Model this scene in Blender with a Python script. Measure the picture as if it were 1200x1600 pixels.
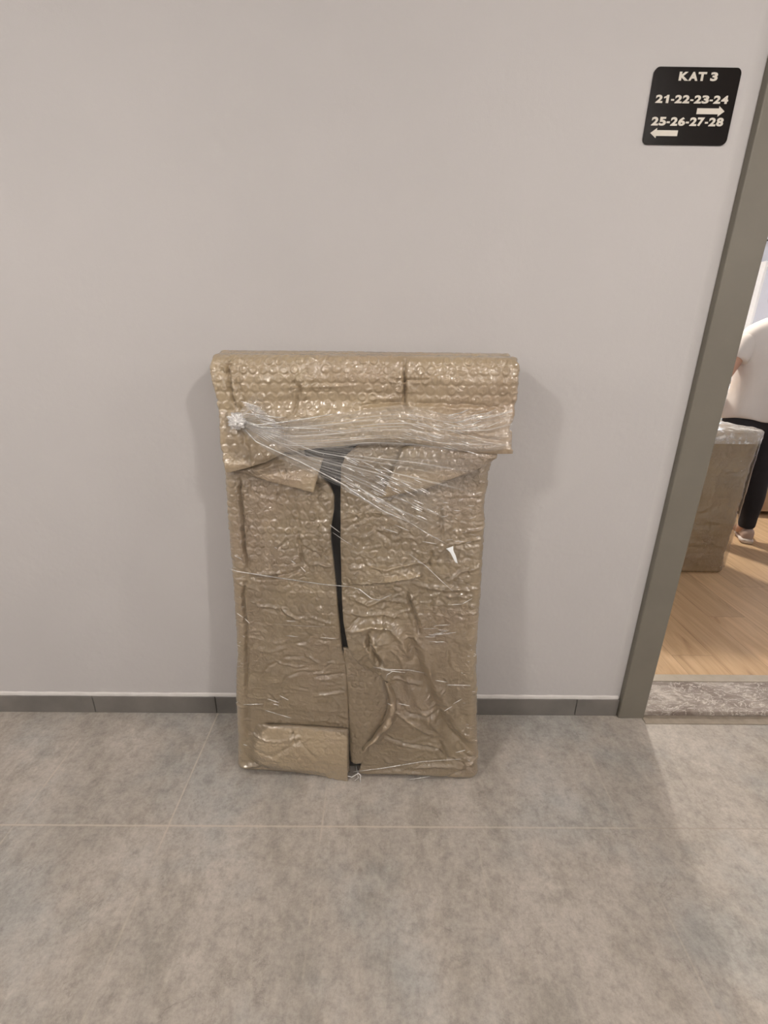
import bpy, bmesh, math, random
import numpy as np
from mathutils import Vector, Matrix

random.seed(7)
for o in list(bpy.data.objects):
    bpy.data.objects.remove(o)
scene = bpy.context.scene
col = scene.collection

# ------------------------------------------------------------------ camera
CH = 1.34                                   # eye height
FPX, PITCH, YAW, ROLL = 730.3, 0.353685, 0.006529, 0.01155
WD = 1.412                                  # distance of the corridor wall
FW = np.array([math.sin(YAW) * math.cos(PITCH), math.cos(YAW) * math.cos(PITCH), -math.sin(PITCH)])
RT = np.array([math.cos(YAW), -math.sin(YAW), 0.0])
UP = np.cross(RT, FW)
R2 = RT * math.cos(ROLL) + UP * math.sin(ROLL)
U2 = -RT * math.sin(ROLL) + UP * math.cos(ROLL)
cam_data = bpy.data.cameras.new('camera')
cam = bpy.data.objects.new('camera', cam_data)
col.objects.link(cam)
cam_data.sensor_fit = 'VERTICAL'
cam_data.sensor_height = 36.0
cam_data.lens = FPX * 36.0 / 1600.0
cam_data.clip_start = 0.02
cam.matrix_world = Matrix(((R2[0], U2[0], -FW[0], 0), (R2[1], U2[1], -FW[1], 0), (R2[2], U2[2], -FW[2], CH), (0, 0, 0, 1)))
scene.camera = cam

# ------------------------------------------------------------------ colour, world, lights
scene.view_settings.view_transform = 'Standard'
scene.view_settings.look = 'None'
scene.view_settings.gamma = 1.0
scene.view_settings.use_curve_mapping = False
scene.view_settings.exposure = 0.0
world = bpy.data.worlds.new('world')
scene.world = world
world.use_nodes = True
world.node_tree.nodes['Background'].inputs[0].default_value = (0.80, 0.90, 1.0, 1)
world.node_tree.nodes['Background'].inputs[1].default_value = 14.0

CEIL = 2.45
LAMPS = [(-4.1, -0.6), (-1.5, -0.6), (1.1, -0.6), (3.7, -0.6)]
LAMP_COL = (1.0, 0.935, 0.875)
LAMP_L = 390.0
ROOM_LAMP = (1.74, 4.15)
ROOM_L = 1150.0
ROOM_COL = (1.0, 0.93, 0.84)


# ------------------------------------------------------------------ helpers
def ray(px, py):
    return FW + R2 * (px - 600) / FPX - U2 * (py - 800) / FPX


def on_wall(px, py, d=WD):
    r = ray(px, py)
    return np.array([0, 0, CH]) + r * (d / r[1])


def tag(o, label=None, cat=None, group=None, kind=None):
    if label: o['label'] = label
    if cat: o['category'] = cat
    if group: o['group'] = group
    if kind: o['kind'] = kind
    return o


def empty(name, loc, rz=0):
    o = bpy.data.objects.new(name, None)
    o.empty_display_size = 0.1
    o.location = loc
    o.rotation_euler = (0, 0, rz)
    col.objects.link(o)
    return o


def link(name, me, mat, parent=None, smooth=False):
    o = bpy.data.objects.new(name, me)
    col.objects.link(o)
    if mat is not None:
        for m in (mat if isinstance(mat, (list, tuple)) else [mat]):
            me.materials.append(m)
    if smooth:
        me.polygons.foreach_set('use_smooth', [True] * len(me.polygons))
    if parent is not None:
        o.parent = parent
    return o


def from_bm(name, bm, mat, parent=None, smooth=False, normals=True):
    me = bpy.data.meshes.new(name)
    if normals:
        bmesh.ops.recalc_face_normals(bm, faces=bm.faces)
    bm.to_mesh(me)
    bm.free()
    return link(name, me, mat, parent, smooth)


def add_box(bm, x0, x1, y0, y1, z0, z1, bevel=0.0, seg=2):
    vs = [bm.verts.new((x, y, z)) for x in (x0, x1) for y in (y0, y1) for z in (z0, z1)]
    fs = [bm.faces.new([vs[i] for i in f]) for f in
          ((0, 1, 3, 2), (4, 6, 7, 5), (0, 4, 5, 1), (2, 3, 7, 6), (0, 2, 6, 4), (1, 5, 7, 3))]
    if bevel > 0:
        es = list({e for f in fs for e in f.edges})
        bmesh.ops.bevel(bm, geom=es, offset=bevel, segments=seg, affect='EDGES', profile=0.5)


def box(name, x0, x1, y0, y1, z0, z1, mat, parent=None, bevel=0.0):
    bm = bmesh.new()
    add_box(bm, x0, x1, y0, y1, z0, z1, bevel)
    return from_bm(name, bm, mat, parent)


def add_loft(bm, rings, cap=True):
    """rings: list of lists of coords with equal counts"""
    rv = [[bm.verts.new(tuple(p)) for p in r] for r in rings]
    n = len(rv[0])
    for a, b in zip(rv[:-1], rv[1:]):
        for i in range(n):
            bm.faces.new((a[i], a[(i + 1) % n], b[(i + 1) % n], b[i]))
    if cap:
        bm.faces.new(rv[0][::-1])
        bm.faces.new(rv[-1])


def add_tube(bm, pts, radii, n=10, flat=1.0):
    pts = [Vector(p) for p in pts]
    rings = []
    ref = Vector((0, 0, 1))
    for i, p in enumerate(pts):
        t = (pts[min(i + 1, len(pts) - 1)] - pts[max(i - 1, 0)]).normalized()
        s = t.cross(ref)
        if s.length < 1e-3: s = t.cross(Vector((0, 1, 0)))
        s.normalize()
        u = s.cross(t).normalized()
        r = radii[i] if isinstance(radii, (list, tuple)) else radii
        rings.append([p + (s * math.cos(2 * math.pi * k / n) + u * flat * math.sin(2 * math.pi * k / n)) * r for k in range(n)])
    add_loft(bm, rings)


def grid_mesh(name, P, wrap_u=False, mat_idx=None):
    """P: (rows, cols, 3) array -> quads"""
    r, c, _ = P.shape
    me = bpy.data.meshes.new(name)
    idx = np.arange(r * c).reshape(r, c)
    if wrap_u:
        idx = np.concatenate([idx, idx[:, :1]], 1)
    q = np.stack([idx[:-1, :-1], idx[:-1, 1:], idx[1:, 1:], idx[1:, :-1]], -1).reshape(-1, 4)
    me.vertices.add(r * c)
    me.vertices.foreach_set('co', P.reshape(-1).astype(np.float32))
    me.loops.add(q.size)
    me.loops.foreach_set('vertex_index', q.reshape(-1).astype(np.int32))
    me.polygons.add(len(q))
    me.polygons.foreach_set('loop_start', np.arange(0, q.size, 4, dtype=np.int32))
    me.polygons.foreach_set('loop_total', np.full(len(q), 4, dtype=np.int32))
    me.update(calc_edges=True)
    me.validate()
    return me


# numpy noise ---------------------------------------------------------
def _h(ix, iy, s):
    n = (ix.astype(np.int64) * 374761393 + iy.astype(np.int64) * 668265263 + s * 2147483647 + 12345) & 0xffffffff
    n = ((n ^ (n >> 13)) * 1274126177) & 0xffffffff
    n = (n ^ (n >> 16)) & 0xffffffff
    return n / 4294967295.0


def vnoise(x, y, s=0):
    ix, iy = np.floor(x), np.floor(y)
    fx, fy = x - ix, y - iy
    fx = fx * fx * fx * (fx * (fx * 6 - 15) + 10)
    fy = fy * fy * fy * (fy * (fy * 6 - 15) + 10)
    a, b = _h(ix, iy, s), _h(ix + 1, iy, s)
    c, d = _h(ix, iy + 1, s), _h(ix + 1, iy + 1, s)
    return (a + (b - a) * fx) * (1 - fy) + (c + (d - c) * fx) * fy


def fbm(x, y, s=0, o=4):
    t, a, w = 0, 1.0, 0
    for k in range(o):
        t = t + a * (vnoise(x, y, s + k) - 0.5)
        w += a
        x, y, a = x * 2.03 + 7.1, y * 2.03 + 3.7, a * 0.5
    return t / w * 2


def ridged(x, y, s=0, o=3):
    t, a, w = 0, 1.0, 0
    for k in range(o):
        n = 1 - np.abs(vnoise(x, y, s + k) * 2 - 1)
        t = t + a * n ** 3
        w += a
        x, y, a = x * 2.1 + 5.3, y * 2.1 + 1.9, a * 0.5
    return t / w


def sstep(a, b, x):
    t = np.clip((x - a) / (b - a), 0, 1)
    return t * t * (3 - 2 * t)


# ------------------------------------------------------------------ materials
def new_mat(name, base=(0.5, 0.5, 0.5), rough=0.5, metal=0.0, spec=0.5):
    m = bpy.data.materials.new(name)
    m.use_nodes = True
    nt = m.node_tree
    b = nt.nodes['Principled BSDF']
    b.inputs['Base Color'].default_value = (*base, 1)
    b.inputs['Roughness'].default_value = rough
    b.inputs['Metallic'].default_value = metal
    b.inputs['Specular IOR Level'].default_value = spec
    return m, nt, b


def N(nt, typ, **kw):
    n = nt.nodes.new(typ)
    for k, v in kw.items():
        if k in n.inputs:
            n.inputs[k].default_value = v
        else:
            setattr(n, k, v)
    return n


def coords(nt, scale=(1, 1, 1), kind='Object', rot=(0, 0, 0)):
    tc = nt.nodes.new('ShaderNodeTexCoord')
    mp = nt.nodes.new('ShaderNodeMapping')
    mp.inputs['Scale'].default_value = scale
    mp.inputs['Rotation'].default_value = rot
    nt.links.new(tc.outputs[kind], mp.inputs[0])
    return mp.outputs[0]


def noise(nt, vec, scale, detail=4, rough=0.55, dist=0.0):
    n = N(nt, 'ShaderNodeTexNoise')
    n.inputs['Scale'].default_value = scale
    n.inputs['Detail'].default_value = detail
    n.inputs['Roughness'].default_value = rough
    n.inputs['Distortion'].default_value = dist
    nt.links.new(vec, n.inputs['Vector'])
    return n.outputs['Fac']


def ramp(nt, fac, stops):
    r = N(nt, 'ShaderNodeValToRGB')
    el = r.color_ramp.elements
    while len(el) < len(stops): el.new(0.5)
    for e, (p, c) in zip(el, stops):
        e.position = p
        e.color = (*c, 1) if len(c) == 3 else c
    nt.links.new(fac, r.inputs[0])
    return r.outputs[0]


def mix(nt, fac, a, b, mode='MIX'):
    m = N(nt, 'ShaderNodeMix', data_type='RGBA', blend_type=mode)
    for sock, v in ((m.inputs[0], fac), (m.inputs[6], a), (m.inputs[7], b)):
        if isinstance(v, (int, float)): sock.default_value = v
        elif isinstance(v, tuple): sock.default_value = (*v, 1)
        else: nt.links.new(v, sock)
    return m.outputs[2]


def math_(nt, op, a, b=None, c=None, clamp=False):
    m = N(nt, 'ShaderNodeMath', operation=op, use_clamp=clamp)
    for i, v in enumerate((a, b, c)):
        if v is None: continue
        if isinstance(v, (int, float)): m.inputs[i].default_value = v
        else: nt.links.new(v, m.inputs[i])
    return m.outputs[0]


def bump(nt, bsdf, height, strength=0.3, dist=0.001, prev=None):
    b = N(nt, 'ShaderNodeBump')
    b.inputs['Strength'].default_value = strength
    b.inputs['Distance'].default_value = dist
    nt.links.new(height, b.inputs['Height'])
    if prev is not None: nt.links.new(prev, b.inputs['Normal'])
    if bsdf is not None: nt.links.new(b.outputs[0], bsdf.inputs['Normal'])
    return b.outputs[0]


# painted plaster wall
def mat_wall():
    m, nt, b = new_mat('grey_wall_paint', (0.50, 0.478, 0.49), 0.62, spec=0.3)
    v = coords(nt)
    c = ramp(nt, noise(nt, v, 1.6, 4), [(0.3, (0.478, 0.464, 0.462)), (0.7, (0.505, 0.489, 0.486))])
    sp = N(nt, 'ShaderNodeSeparateXYZ')
    nt.links.new(v, sp.inputs[0])
    # repainted strip beside the steel door frame
    band = math_(nt, 'MULTIPLY', math_(nt, 'GREATER_THAN', sp.outputs[0], 0.868), math_(nt, 'LESS_THAN', sp.outputs[0], 1.0))
    c = mix(nt, math_(nt, 'MULTIPLY', band, 0.25), c, (0.53, 0.515, 0.505))
    nt.links.new(c, b.inputs['Base Color'])
    p = bump(nt, None, noise(nt, v, 9, 3), 0.25, 0.01)
    p2 = bump(nt, None, noise(nt, v, 60, 4), 0.22, 0.003, p)
    bump(nt, b, noise(nt, v, 420, 3, 0.6), 0.3, 0.0008, p2)
    return m


GROUT_X = [-1.061 + 0.448 * k for k in range(-9, 4)] + [0.725] + [1.18 + 0.448 * k for k in range(0, 9)]


def mat_tiles():
    m, nt, b = new_mat('grey_stone_floor_tiles', rough=0.42, spec=0.4)
    v = coords(nt)
    vs = coords(nt, (1.0, 0.62, 1.0), rot=(0, 0, 0.25))
    big = noise(nt, vs, 4.0, 7, 0.68, 0.0)
    c = ramp(nt, big, [(0.34, (0.335, 0.306, 0.274)), (0.50, (0.405, 0.366, 0.325)), (0.66, (0.465, 0.423, 0.380))])
    med = noise(nt, v, 30, 9, 0.78, 0.0)
    c = mix(nt, 0.8, c, ramp(nt, med, [(0.34, (0.72, 0.72, 0.72)), (0.50, (1.0, 1.0, 1.0)), (0.66, (1.16, 1.16, 1.15))]), 'MULTIPLY')
    cool = noise(nt, v, 2.3, 5, 0.6)
    c = mix(nt, ramp(nt, cool, [(0.48, (0, 0, 0)), (0.62, (0.8, 0.8, 0.8))]), c, mix(nt, 1.0, c, (0.86, 0.93, 0.99), 'MULTIPLY'))
    blot = noise(nt, vs, 9.0, 8, 0.72, 0.15)
    c = mix(nt, ramp(nt, blot, [(0.40, (0.55, 0.55, 0.55)), (0.50, (0, 0, 0))]), c, mix(nt, 1.0, c, (0.74, 0.73, 0.71), 'MULTIPLY'))
    grain = noise(nt, v, 95, 6, 0.8, 0.0)
    c = mix(nt, 0.7, c, ramp(nt, grain, [(0.36, (0.80, 0.80, 0.79)), (0.50, (1.0, 1.0, 1.0)), (0.64, (1.14, 1.14, 1.13))]), 'MULTIPLY')
    # fine dark pits
    pits = noise(nt, v, 150, 5, 0.75)
    patch = noise(nt, vs, 6.0, 5, 0.6)
    pm = math_(nt, 'MULTIPLY', ramp(nt, pits, [(0.30, (1, 1, 1)), (0.40, (0, 0, 0))]), ramp(nt, patch, [(0.45, (0.1, 0.1, 0.1)), (0.62, (1, 1, 1))]))
    c = mix(nt, math_(nt, 'MULTIPLY', pm, 0.45), c, (0.13, 0.115, 0.10))
    # hairline veins
    vein = noise(nt, vs, 5.0, 7, 0.6, 0.9)
    vl = math_(nt, 'ABSOLUTE', math_(nt, 'SUBTRACT', vein, 0.5))
    vm = math_(nt, 'MULTIPLY', math_(nt, 'LESS_THAN', vl, 0.0035), ramp(nt, patch, [(0.50, (0, 0, 0)), (0.60, (0.5, 0.5, 0.5))]))
    c = mix(nt, math_(nt, 'MULTIPLY', vm, 0.6), c, (0.15, 0.13, 0.11))
    # grout
    sp = N(nt, 'ShaderNodeSeparateXYZ')
    nt.links.new(v, sp.inputs[0])
    X, Y = sp.outputs[0], sp.outputs[1]
    wob = math_(nt, 'MULTIPLY', math_(nt, 'SUBTRACT', noise(nt, v, 40, 2), 0.5), 0.0022)
    Xw, Yw = math_(nt, 'ADD', X, wob), math_(nt, 'ADD', Y, wob)
    g = None
    for gx in GROUT_X:
        if not -2.6 < gx < 2.9: continue
        d = math_(nt, 'ABSOLUTE', math_(nt, 'SUBTRACT', Xw, gx))
        g = d if g is None else math_(nt, 'MINIMUM', g, d)
    for k in range(1, 8):
        d = math_(nt, 'ABSOLUTE', math_(nt, 'SUBTRACT', Yw, WD - 0.4465 * k))
        if k == 1: gy = d
        else: gy = math_(nt, 'MINIMUM', gy, d)
    lx = ramp(nt, g, [(0.0009, (1, 1, 1)), (0.0022, (0, 0, 0))])
    ly = ramp(nt, gy, [(0.0014, (1, 1, 1)), (0.0027, (0, 0, 0))])
    fade = ramp(nt, noise(nt, v, 2.6, 3), [(0.44, (0.06, 0.06, 0.06)), (0.56, (0.9, 0.9, 0.9))])
    right = ramp(nt, math_(nt, 'MULTIPLY_ADD', X, 0.5, 0.5), [(0.60, (1, 1, 1)), (0.70, (0.45, 0.45, 0.45))])
    gm = math_(nt, 'MAXIMUM', math_(nt, 'MULTIPLY', math_(nt, 'MULTIPLY', lx, fade), right), math_(nt, 'MULTIPLY', ly, math_(nt, 'MULTIPLY_ADD', right, 0.6, 0.35)))
    gc = mix(nt, ramp(nt, math_(nt, 'MULTIPLY_ADD', X, 0.5, 0.5), [(0.86, (0, 0, 0)), (0.92, (1, 1, 1))]), (0.56, 0.49, 0.41), (0.30, 0.26, 0.215))
    c = mix(nt, math_(nt, 'MULTIPLY', gm, 0.85), c, gc)
    nt.links.new(c, b.inputs['Base Color'])
    r = ramp(nt, med, [(0.3, (0.55, 0.55, 0.55)), (0.7, (0.36, 0.36, 0.36))])
    nt.links.new(r, b.inputs['Roughness'])
    p = bump(nt, None, med, 0.25, 0.002)
    bump(nt, b, pits, 0.25, 0.0008, p)
    return m


def mat_wood_floor():
    m, nt, b = new_mat('oak_laminate', rough=0.38)
    v = coords(nt)
    sp = N(nt, 'ShaderNodeSeparateXYZ')
    nt.links.new(v, sp.inputs[0])
    PWID = 0.19
    fx = math_(nt, 'DIVIDE', sp.outputs[0], PWID)
    pl = math_(nt, 'FLOOR', fx)
    off = math_(nt, 'MULTIPLY', math_(nt, 'FRACT', math_(nt, 'MULTIPLY', pl, 0.377)), 1.3)
    fy = math_(nt, 'DIVIDE', math_(nt, 'ADD', sp.outputs[1], off), 1.3)
    py = math_(nt, 'FLOOR', fy)
    cv = N(nt, 'ShaderNodeCombineXYZ')
    nt.links.new(math_(nt, 'MULTIPLY_ADD', sp.outputs[0], 9.0, math_(nt, 'MULTIPLY', py, 3.7)), cv.inputs[0])
    nt.links.new(math_(nt, 'MULTIPLY_ADD', sp.outputs[1], 0.9, math_(nt, 'MULTIPLY', pl, 5.3)), cv.inputs[1])
    g = noise(nt, cv.outputs[0], 1.6, 8, 0.66, 1.4)
    c = ramp(nt, g, [(0.25, (0.29, 0.175, 0.095)), (0.42, (0.50, 0.335, 0.19)), (0.60, (0.60, 0.415, 0.245)), (0.8, (0.68, 0.49, 0.31))])
    wn = N(nt, 'ShaderNodeTexWhiteNoise', noise_dimensions='2D')
    cv2 = N(nt, 'ShaderNodeCombineXYZ')
    nt.links.new(pl, cv2.inputs[0])
    nt.links.new(py, cv2.inputs[1])
    nt.links.new(cv2.outputs[0], wn.inputs['Vector'])
    c = mix(nt, 1.0, c, ramp(nt, wn.outputs[0], [(0.0, (0.88, 0.87, 0.86)), (1.0, (1.08, 1.07, 1.06))]), 'MULTIPLY')
    ex = math_(nt, 'ABSOLUTE', math_(nt, 'SUBTRACT', math_(nt, 'FRACT', fx), 0.5))
    ey = math_(nt, 'ABSOLUTE', math_(nt, 'SUBTRACT', math_(nt, 'FRACT', fy), 0.5))
    e = math_(nt, 'MAXIMUM', math_(nt, 'GREATER_THAN', ex, 0.493), math_(nt, 'GREATER_THAN', ey, 0.499))
    c = mix(nt, math_(nt, 'MULTIPLY', e, 0.5), c, (0.16, 0.09, 0.05))
    nt.links.new(c, b.inputs['Base Color'])
    bump(nt, b, g, 0.15, 0.001)
    return m


def mat_marble():
    m, nt, b = new_mat('brown_marble_sill', rough=0.3)
    v = coords(nt, (1, 1.6, 1), rot=(0, 0, 0.5))
    base = ramp(nt, noise(nt, v, 7, 6, 0.7, 0.6), [(0.35, (0.17, 0.135, 0.115)), (0.55, (0.33, 0.285, 0.25)), (0.7, (0.60, 0.55, 0.50))])
    v2 = coords(nt, (1, 2.4, 1), rot=(0, 0, -0.6))
    sc = noise(nt, v2, 9, 7, 0.62, 2.6)
    l = math_(nt, 'ABSOLUTE', math_(nt, 'SUBTRACT', sc, 0.5))
    c = mix(nt, ramp(nt, l, [(0.006, (0.8, 0.8, 0.8)), (0.022, (0, 0, 0))]), base, (0.70, 0.65, 0.60))
    nt.links.new(c, b.inputs['Base Color'])
    nt.links.new(ramp(nt, sc, [(0.3, (0.25, 0.25, 0.25)), (0.7, (0.6, 0.6, 0.6))]), b.inputs['Roughness'])
    return m


def mat_simple_noise(name, c0, c1, scale=8, rough=0.5, bs=0.1, bscale=120, metal=0.0, spec=0.5, bd=0.001):
    m, nt, b = new_mat(name, c0, rough, metal, spec)
    v = coords(nt)
    nt.links.new(ramp(nt, noise(nt, v, scale, 5, 0.6), [(0.3, c0), (0.7, c1)]), b.inputs['Base Color'])
    bump(nt, b, noise(nt, v, bscale, 4), bs, bd)
    return m


def mat_wrap(name='olive_bubble_wrap', k=1.0, tint=(1.0, 0.965, 0.91)):
    m, nt, b = new_mat(name, rough=0.4, spec=0.5)
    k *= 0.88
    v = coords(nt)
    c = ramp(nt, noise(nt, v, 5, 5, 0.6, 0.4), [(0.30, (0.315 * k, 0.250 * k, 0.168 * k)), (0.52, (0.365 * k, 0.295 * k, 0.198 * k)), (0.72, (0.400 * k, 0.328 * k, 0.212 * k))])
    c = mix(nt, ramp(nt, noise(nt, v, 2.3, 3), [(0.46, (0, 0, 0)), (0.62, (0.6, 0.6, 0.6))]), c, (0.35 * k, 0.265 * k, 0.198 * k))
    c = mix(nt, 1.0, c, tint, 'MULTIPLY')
    nt.links.new(c, b.inputs['Base Color'])
    b.inputs['Coat Weight'].default_value = 1.0
    b.inputs['Coat Roughness'].default_value = 0.15
    b.inputs['Coat IOR'].default_value = 1.85
    w = noise(nt, v, 42, 2, 0.5, 1.0)
    wl = math_(nt, 'POWER', math_(nt, 'SUBTRACT', 1.0, math_(nt, 'ABSOLUTE', math_(nt, 'MULTIPLY_ADD', w, 2.0, -1.0))), 2.5)
    patch = ramp(nt, noise(nt, v, 9, 3), [(0.40, (0.15, 0.15, 0.15)), (0.62, (1, 1, 1))])
    p = bump(nt, None, math_(nt, 'MULTIPLY', wl, patch), 1.0, 0.0022)
    p2 = bump(nt, None, math_(nt, 'MULTIPLY', noise(nt, v, 150, 1, 0.5, 0.9), math_(nt, 'MULTIPLY_ADD', patch, 0.7, 0.3)), 1.0, 0.0016, p)
    nt.links.new(p2, b.inputs['Coat Normal'])
    q = bump(nt, None, math_(nt, 'MULTIPLY', wl, patch), 0.5, 0.003)
    nt.links.new(q, b.inputs['Normal'])
    return m


def mat_film(name, haze0, haze1, stretch=(1, 1, 1), bumpd=0.0012, scale=60, rough=0.1, refl=0.05, fade=False):
    """clear stretch film: mostly see-through, glossy, cloudy where it is gathered"""
    m = bpy.data.materials.new(name)
    m.use_nodes = True
    nt = m.node_tree
    nt.nodes.clear()
    out = N(nt, 'ShaderNodeOutputMaterial')
    v = coords(nt, stretch, 'UV')
    n1 = noise(nt, v, scale, 3, 0.55, 0.3)
    n2 = noise(nt, v, scale * 0.23, 4, 0.6, 0.3)
    bp = bump(nt, None, n1, 1.0, bumpd)
    gl = N(nt, 'ShaderNodeBsdfGlossy')
    gl.inputs['Color'].default_value = (0.95, 0.95, 0.95, 1)
    gl.inputs['Roughness'].default_value = rough
    nt.links.new(bp, gl.inputs['Normal'])
    tr = N(nt, 'ShaderNodeBsdfTransparent')
    df = N(nt, 'ShaderNodeBsdfDiffuse')
    df.inputs['Color'].default_value = (0.90, 0.89, 0.87, 1)
    nt.links.new(bp, df.inputs['Normal'])
    lw = N(nt, 'ShaderNodeFresnel')
    lw.inputs['IOR'].default_value = 1.45
    nt.links.new(bp, lw.inputs['Normal'])
    f = math_(nt, 'MULTIPLY_ADD', lw.outputs[0], 0.55, refl, clamp=True)
    m1 = N(nt, 'ShaderNodeMixShader')
    nt.links.new(f, m1.inputs[0])
    nt.links.new(tr.outputs[0], m1.inputs[1])
    nt.links.new(gl.outputs[0], m1.inputs[2])
    hz = math_(nt, 'ADD', math_(nt, 'MULTIPLY', ramp(nt, n1, [(0.52, (0, 0, 0)), (0.66, (1, 1, 1))]), haze1),
               math_(nt, 'MULTIPLY', ramp(nt, n2, [(0.35, (0.2, 0.2, 0.2)), (0.65, (1, 1, 1))]), haze0))
    if fade:
        su = N(nt, 'ShaderNodeSeparateXYZ')
        tcu = N(nt, 'ShaderNodeTexCoord')
        nt.links.new(tcu.outputs['UV'], su.inputs[0])
        fd = math_(nt, 'MULTIPLY', ramp(nt, su.outputs[0], [(0.0, (1, 1, 1)), (0.70, (1, 1, 1)), (0.97, (0, 0, 0))]), 1.0)
        hz = math_(nt, 'MULTIPLY', hz, fd)
        nt.links.new(math_(nt, 'MULTIPLY', f, math_(nt, 'MULTIPLY_ADD', fd, 0.8, 0.2)), m1.inputs[0])
    m2 = N(nt, 'ShaderNodeMixShader')
    nt.links.new(hz, m2.inputs[0])
    nt.links.new(m1.outputs[0], m2.inputs[1])
    nt.links.new(df.outputs[0], m2.inputs[2])
    nt.links.new(m2.outputs[0], out.inputs[0])
    return m


M = {}
M['wall'] = mat_wall()
M['tiles'] = mat_tiles()
M['oak'] = mat_wood_floor()
M['marble'] = mat_marble()
M['ceiling'] = mat_simple_noise('white_ceiling_paint', (0.60, 0.58, 0.55), (0.63, 0.61, 0.58), 3, 0.8, 0.1)
M['skirting'] = mat_simple_noise('dark_grey_skirting_tile', (0.125, 0.118, 0.108), (0.185, 0.172, 0.158), 7, 0.45, 0.15, 90)
M['caulk'] = mat_simple_noise('white_plaster_bead', (0.58, 0.56, 0.54), (0.66, 0.64, 0.62), 20, 0.7, 0.3, 70)
M['frame'] = mat_simple_noise('olive_grey_steel_paint', (0.150, 0.138, 0.113), (0.175, 0.161, 0.132), 5, 0.42, 0.12, 260, spec=0.4, bd=0.0004)
M['strip'] = mat_simple_noise('brushed_metal_strip', (0.42, 0.37, 0.30), (0.48, 0.43, 0.36), 30, 0.4, 0.1, 80, 0.4)
M['dirt'] = mat_simple_noise('stained_grout', (0.22, 0.185, 0.145), (0.31, 0.26, 0.21), 25, 0.8, 0.4, 90)
M['roomwall'] = mat_simple_noise('lavender_grey_paint', (0.50, 0.52, 0.60), (0.54, 0.56, 0.64), 3, 0.7, 0.1)
M['white'] = mat_simple_noise('white_gloss_paint', (0.80, 0.80, 0.80), (0.84, 0.84, 0.84), 3, 0.35, 0.05)
M['grey_unit'] = mat_simple_noise('pale_grey_laminate', (0.42, 0.45, 0.46), (0.46, 0.49, 0.50), 3, 0.45, 0.05)
M['wood_unit'] = mat_simple_noise('light_wood_board', (0.42, 0.27, 0.16), (0.50, 0.34, 0.21), 14, 0.5, 0.1)
M['black'] = mat_simple_noise('black_plastic', (0.012, 0.011, 0.011), (0.02, 0.018, 0.018), 12, 0.4, 0.1)
M['sign'] = mat_simple_noise('black_sign_plastic', (0.008, 0.006, 0.006), (0.010, 0.008, 0.007), 5, 0.22, 0.0, spec=0.2)
M['letter'] = mat_simple_noise('cream_vinyl_lettering', (0.62, 0.58, 0.51), (0.66, 0.62, 0.55), 20, 0.5, 0.05)
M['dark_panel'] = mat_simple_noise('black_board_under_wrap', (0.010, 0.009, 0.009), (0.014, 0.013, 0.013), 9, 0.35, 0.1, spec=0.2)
M['wrap'] = mat_wrap()
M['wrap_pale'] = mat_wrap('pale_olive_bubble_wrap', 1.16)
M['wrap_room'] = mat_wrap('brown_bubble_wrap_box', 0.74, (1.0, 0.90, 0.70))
M['tape_tear'] = mat_simple_noise('white_torn_film', (0.80, 0.84, 0.86), (0.86, 0.88, 0.90), 30, 0.3, 0.2)
M['skin'] = mat_simple_noise('skin', (0.40, 0.22, 0.15), (0.46, 0.26, 0.18), 10, 0.5, 0.1)
M['shirt'] = mat_simple_noise('off_white_cotton', (0.56, 0.51, 0.47), (0.60, 0.55, 0.51), 6, 0.85, 0.3, 200)
M['trousers'] = mat_simple_noise('black_jersey', (0.010, 0.009, 0.012), (0.018, 0.016, 0.02), 6, 0.85, 0.3, 200)
M['shoe'] = mat_simple_noise('beige_shoe_knit', (0.42, 0.30, 0.25), (0.52, 0.40, 0.34), 20, 0.7, 0.3, 200)
M['sole'] = mat_simple_noise('cream_shoe_sole', (0.58, 0.50, 0.45), (0.64, 0.56, 0.50), 12, 0.6, 0.1)
M['hair'] = mat_simple_noise('dark_brown_hair', (0.02, 0.014, 0.01), (0.04, 0.028, 0.02), 40, 0.5, 0.5, 150)
gm, gnt, gb = new_mat('window_glass', (0.9, 0.95, 1.0), 0.02)
gb.inputs['Transmission Weight'].default_value = 1.0
M['glass'] = gm
for nm_, c_, l_ in (('corridor', LAMP_COL, LAMP_L), ('room', ROOM_COL, ROOM_L)):
    em, ent, eb = new_mat(nm_ + '_lamp_glass', (0.9, 0.9, 0.9), 0.5)
    eb.inputs['Emission Color'].default_value = (*c_, 1)
    eb.inputs['Emission Strength'].default_value = l_
    M[nm_ + '_lamp'] = em

# ------------------------------------------------------------------ the setting
XL, XR, YB = -5.2, 4.8, -1.25
OX0, OX1, OZ = 1.004, 1.93, 2.07           # clear opening inside the steel frame
WT = 0.165                                 # wall thickness


def struct(o):
    o['kind'] = 'structure'
    return o


struct(box('floor', XL, XR, YB, WD + 0.005, -0.1, 0.0, M['tiles']))
struct(box('ceiling', XL, XR, YB, WD + 0.02, CEIL, CEIL + 0.1, M['ceiling']))
bm = bmesh.new()
add_box(bm, XL, OX0 - 0.03, WD, WD + WT, 0, CEIL + 0.1)
add_box(bm, OX1 + 0.03, XR, WD, WD + WT, 0, CEIL + 0.1)
add_box(bm, OX0 - 0.03, OX1 + 0.03, WD, WD + WT, OZ + 0.03, CEIL + 0.1)
struct(from_bm('wall_front', bm, M['wall']))
struct(box('wall_back', XL, XR, YB - 0.1, YB, 0, CEIL, M['wall']))
struct(box('wall_left', XL - 0.1, XL, YB - 0.1, WD + WT, 0, CEIL, M['wall']))
struct(box('wall_right', XR, XR + 0.1, YB - 0.1, WD + WT, 0, CEIL, M['wall']))
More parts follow.
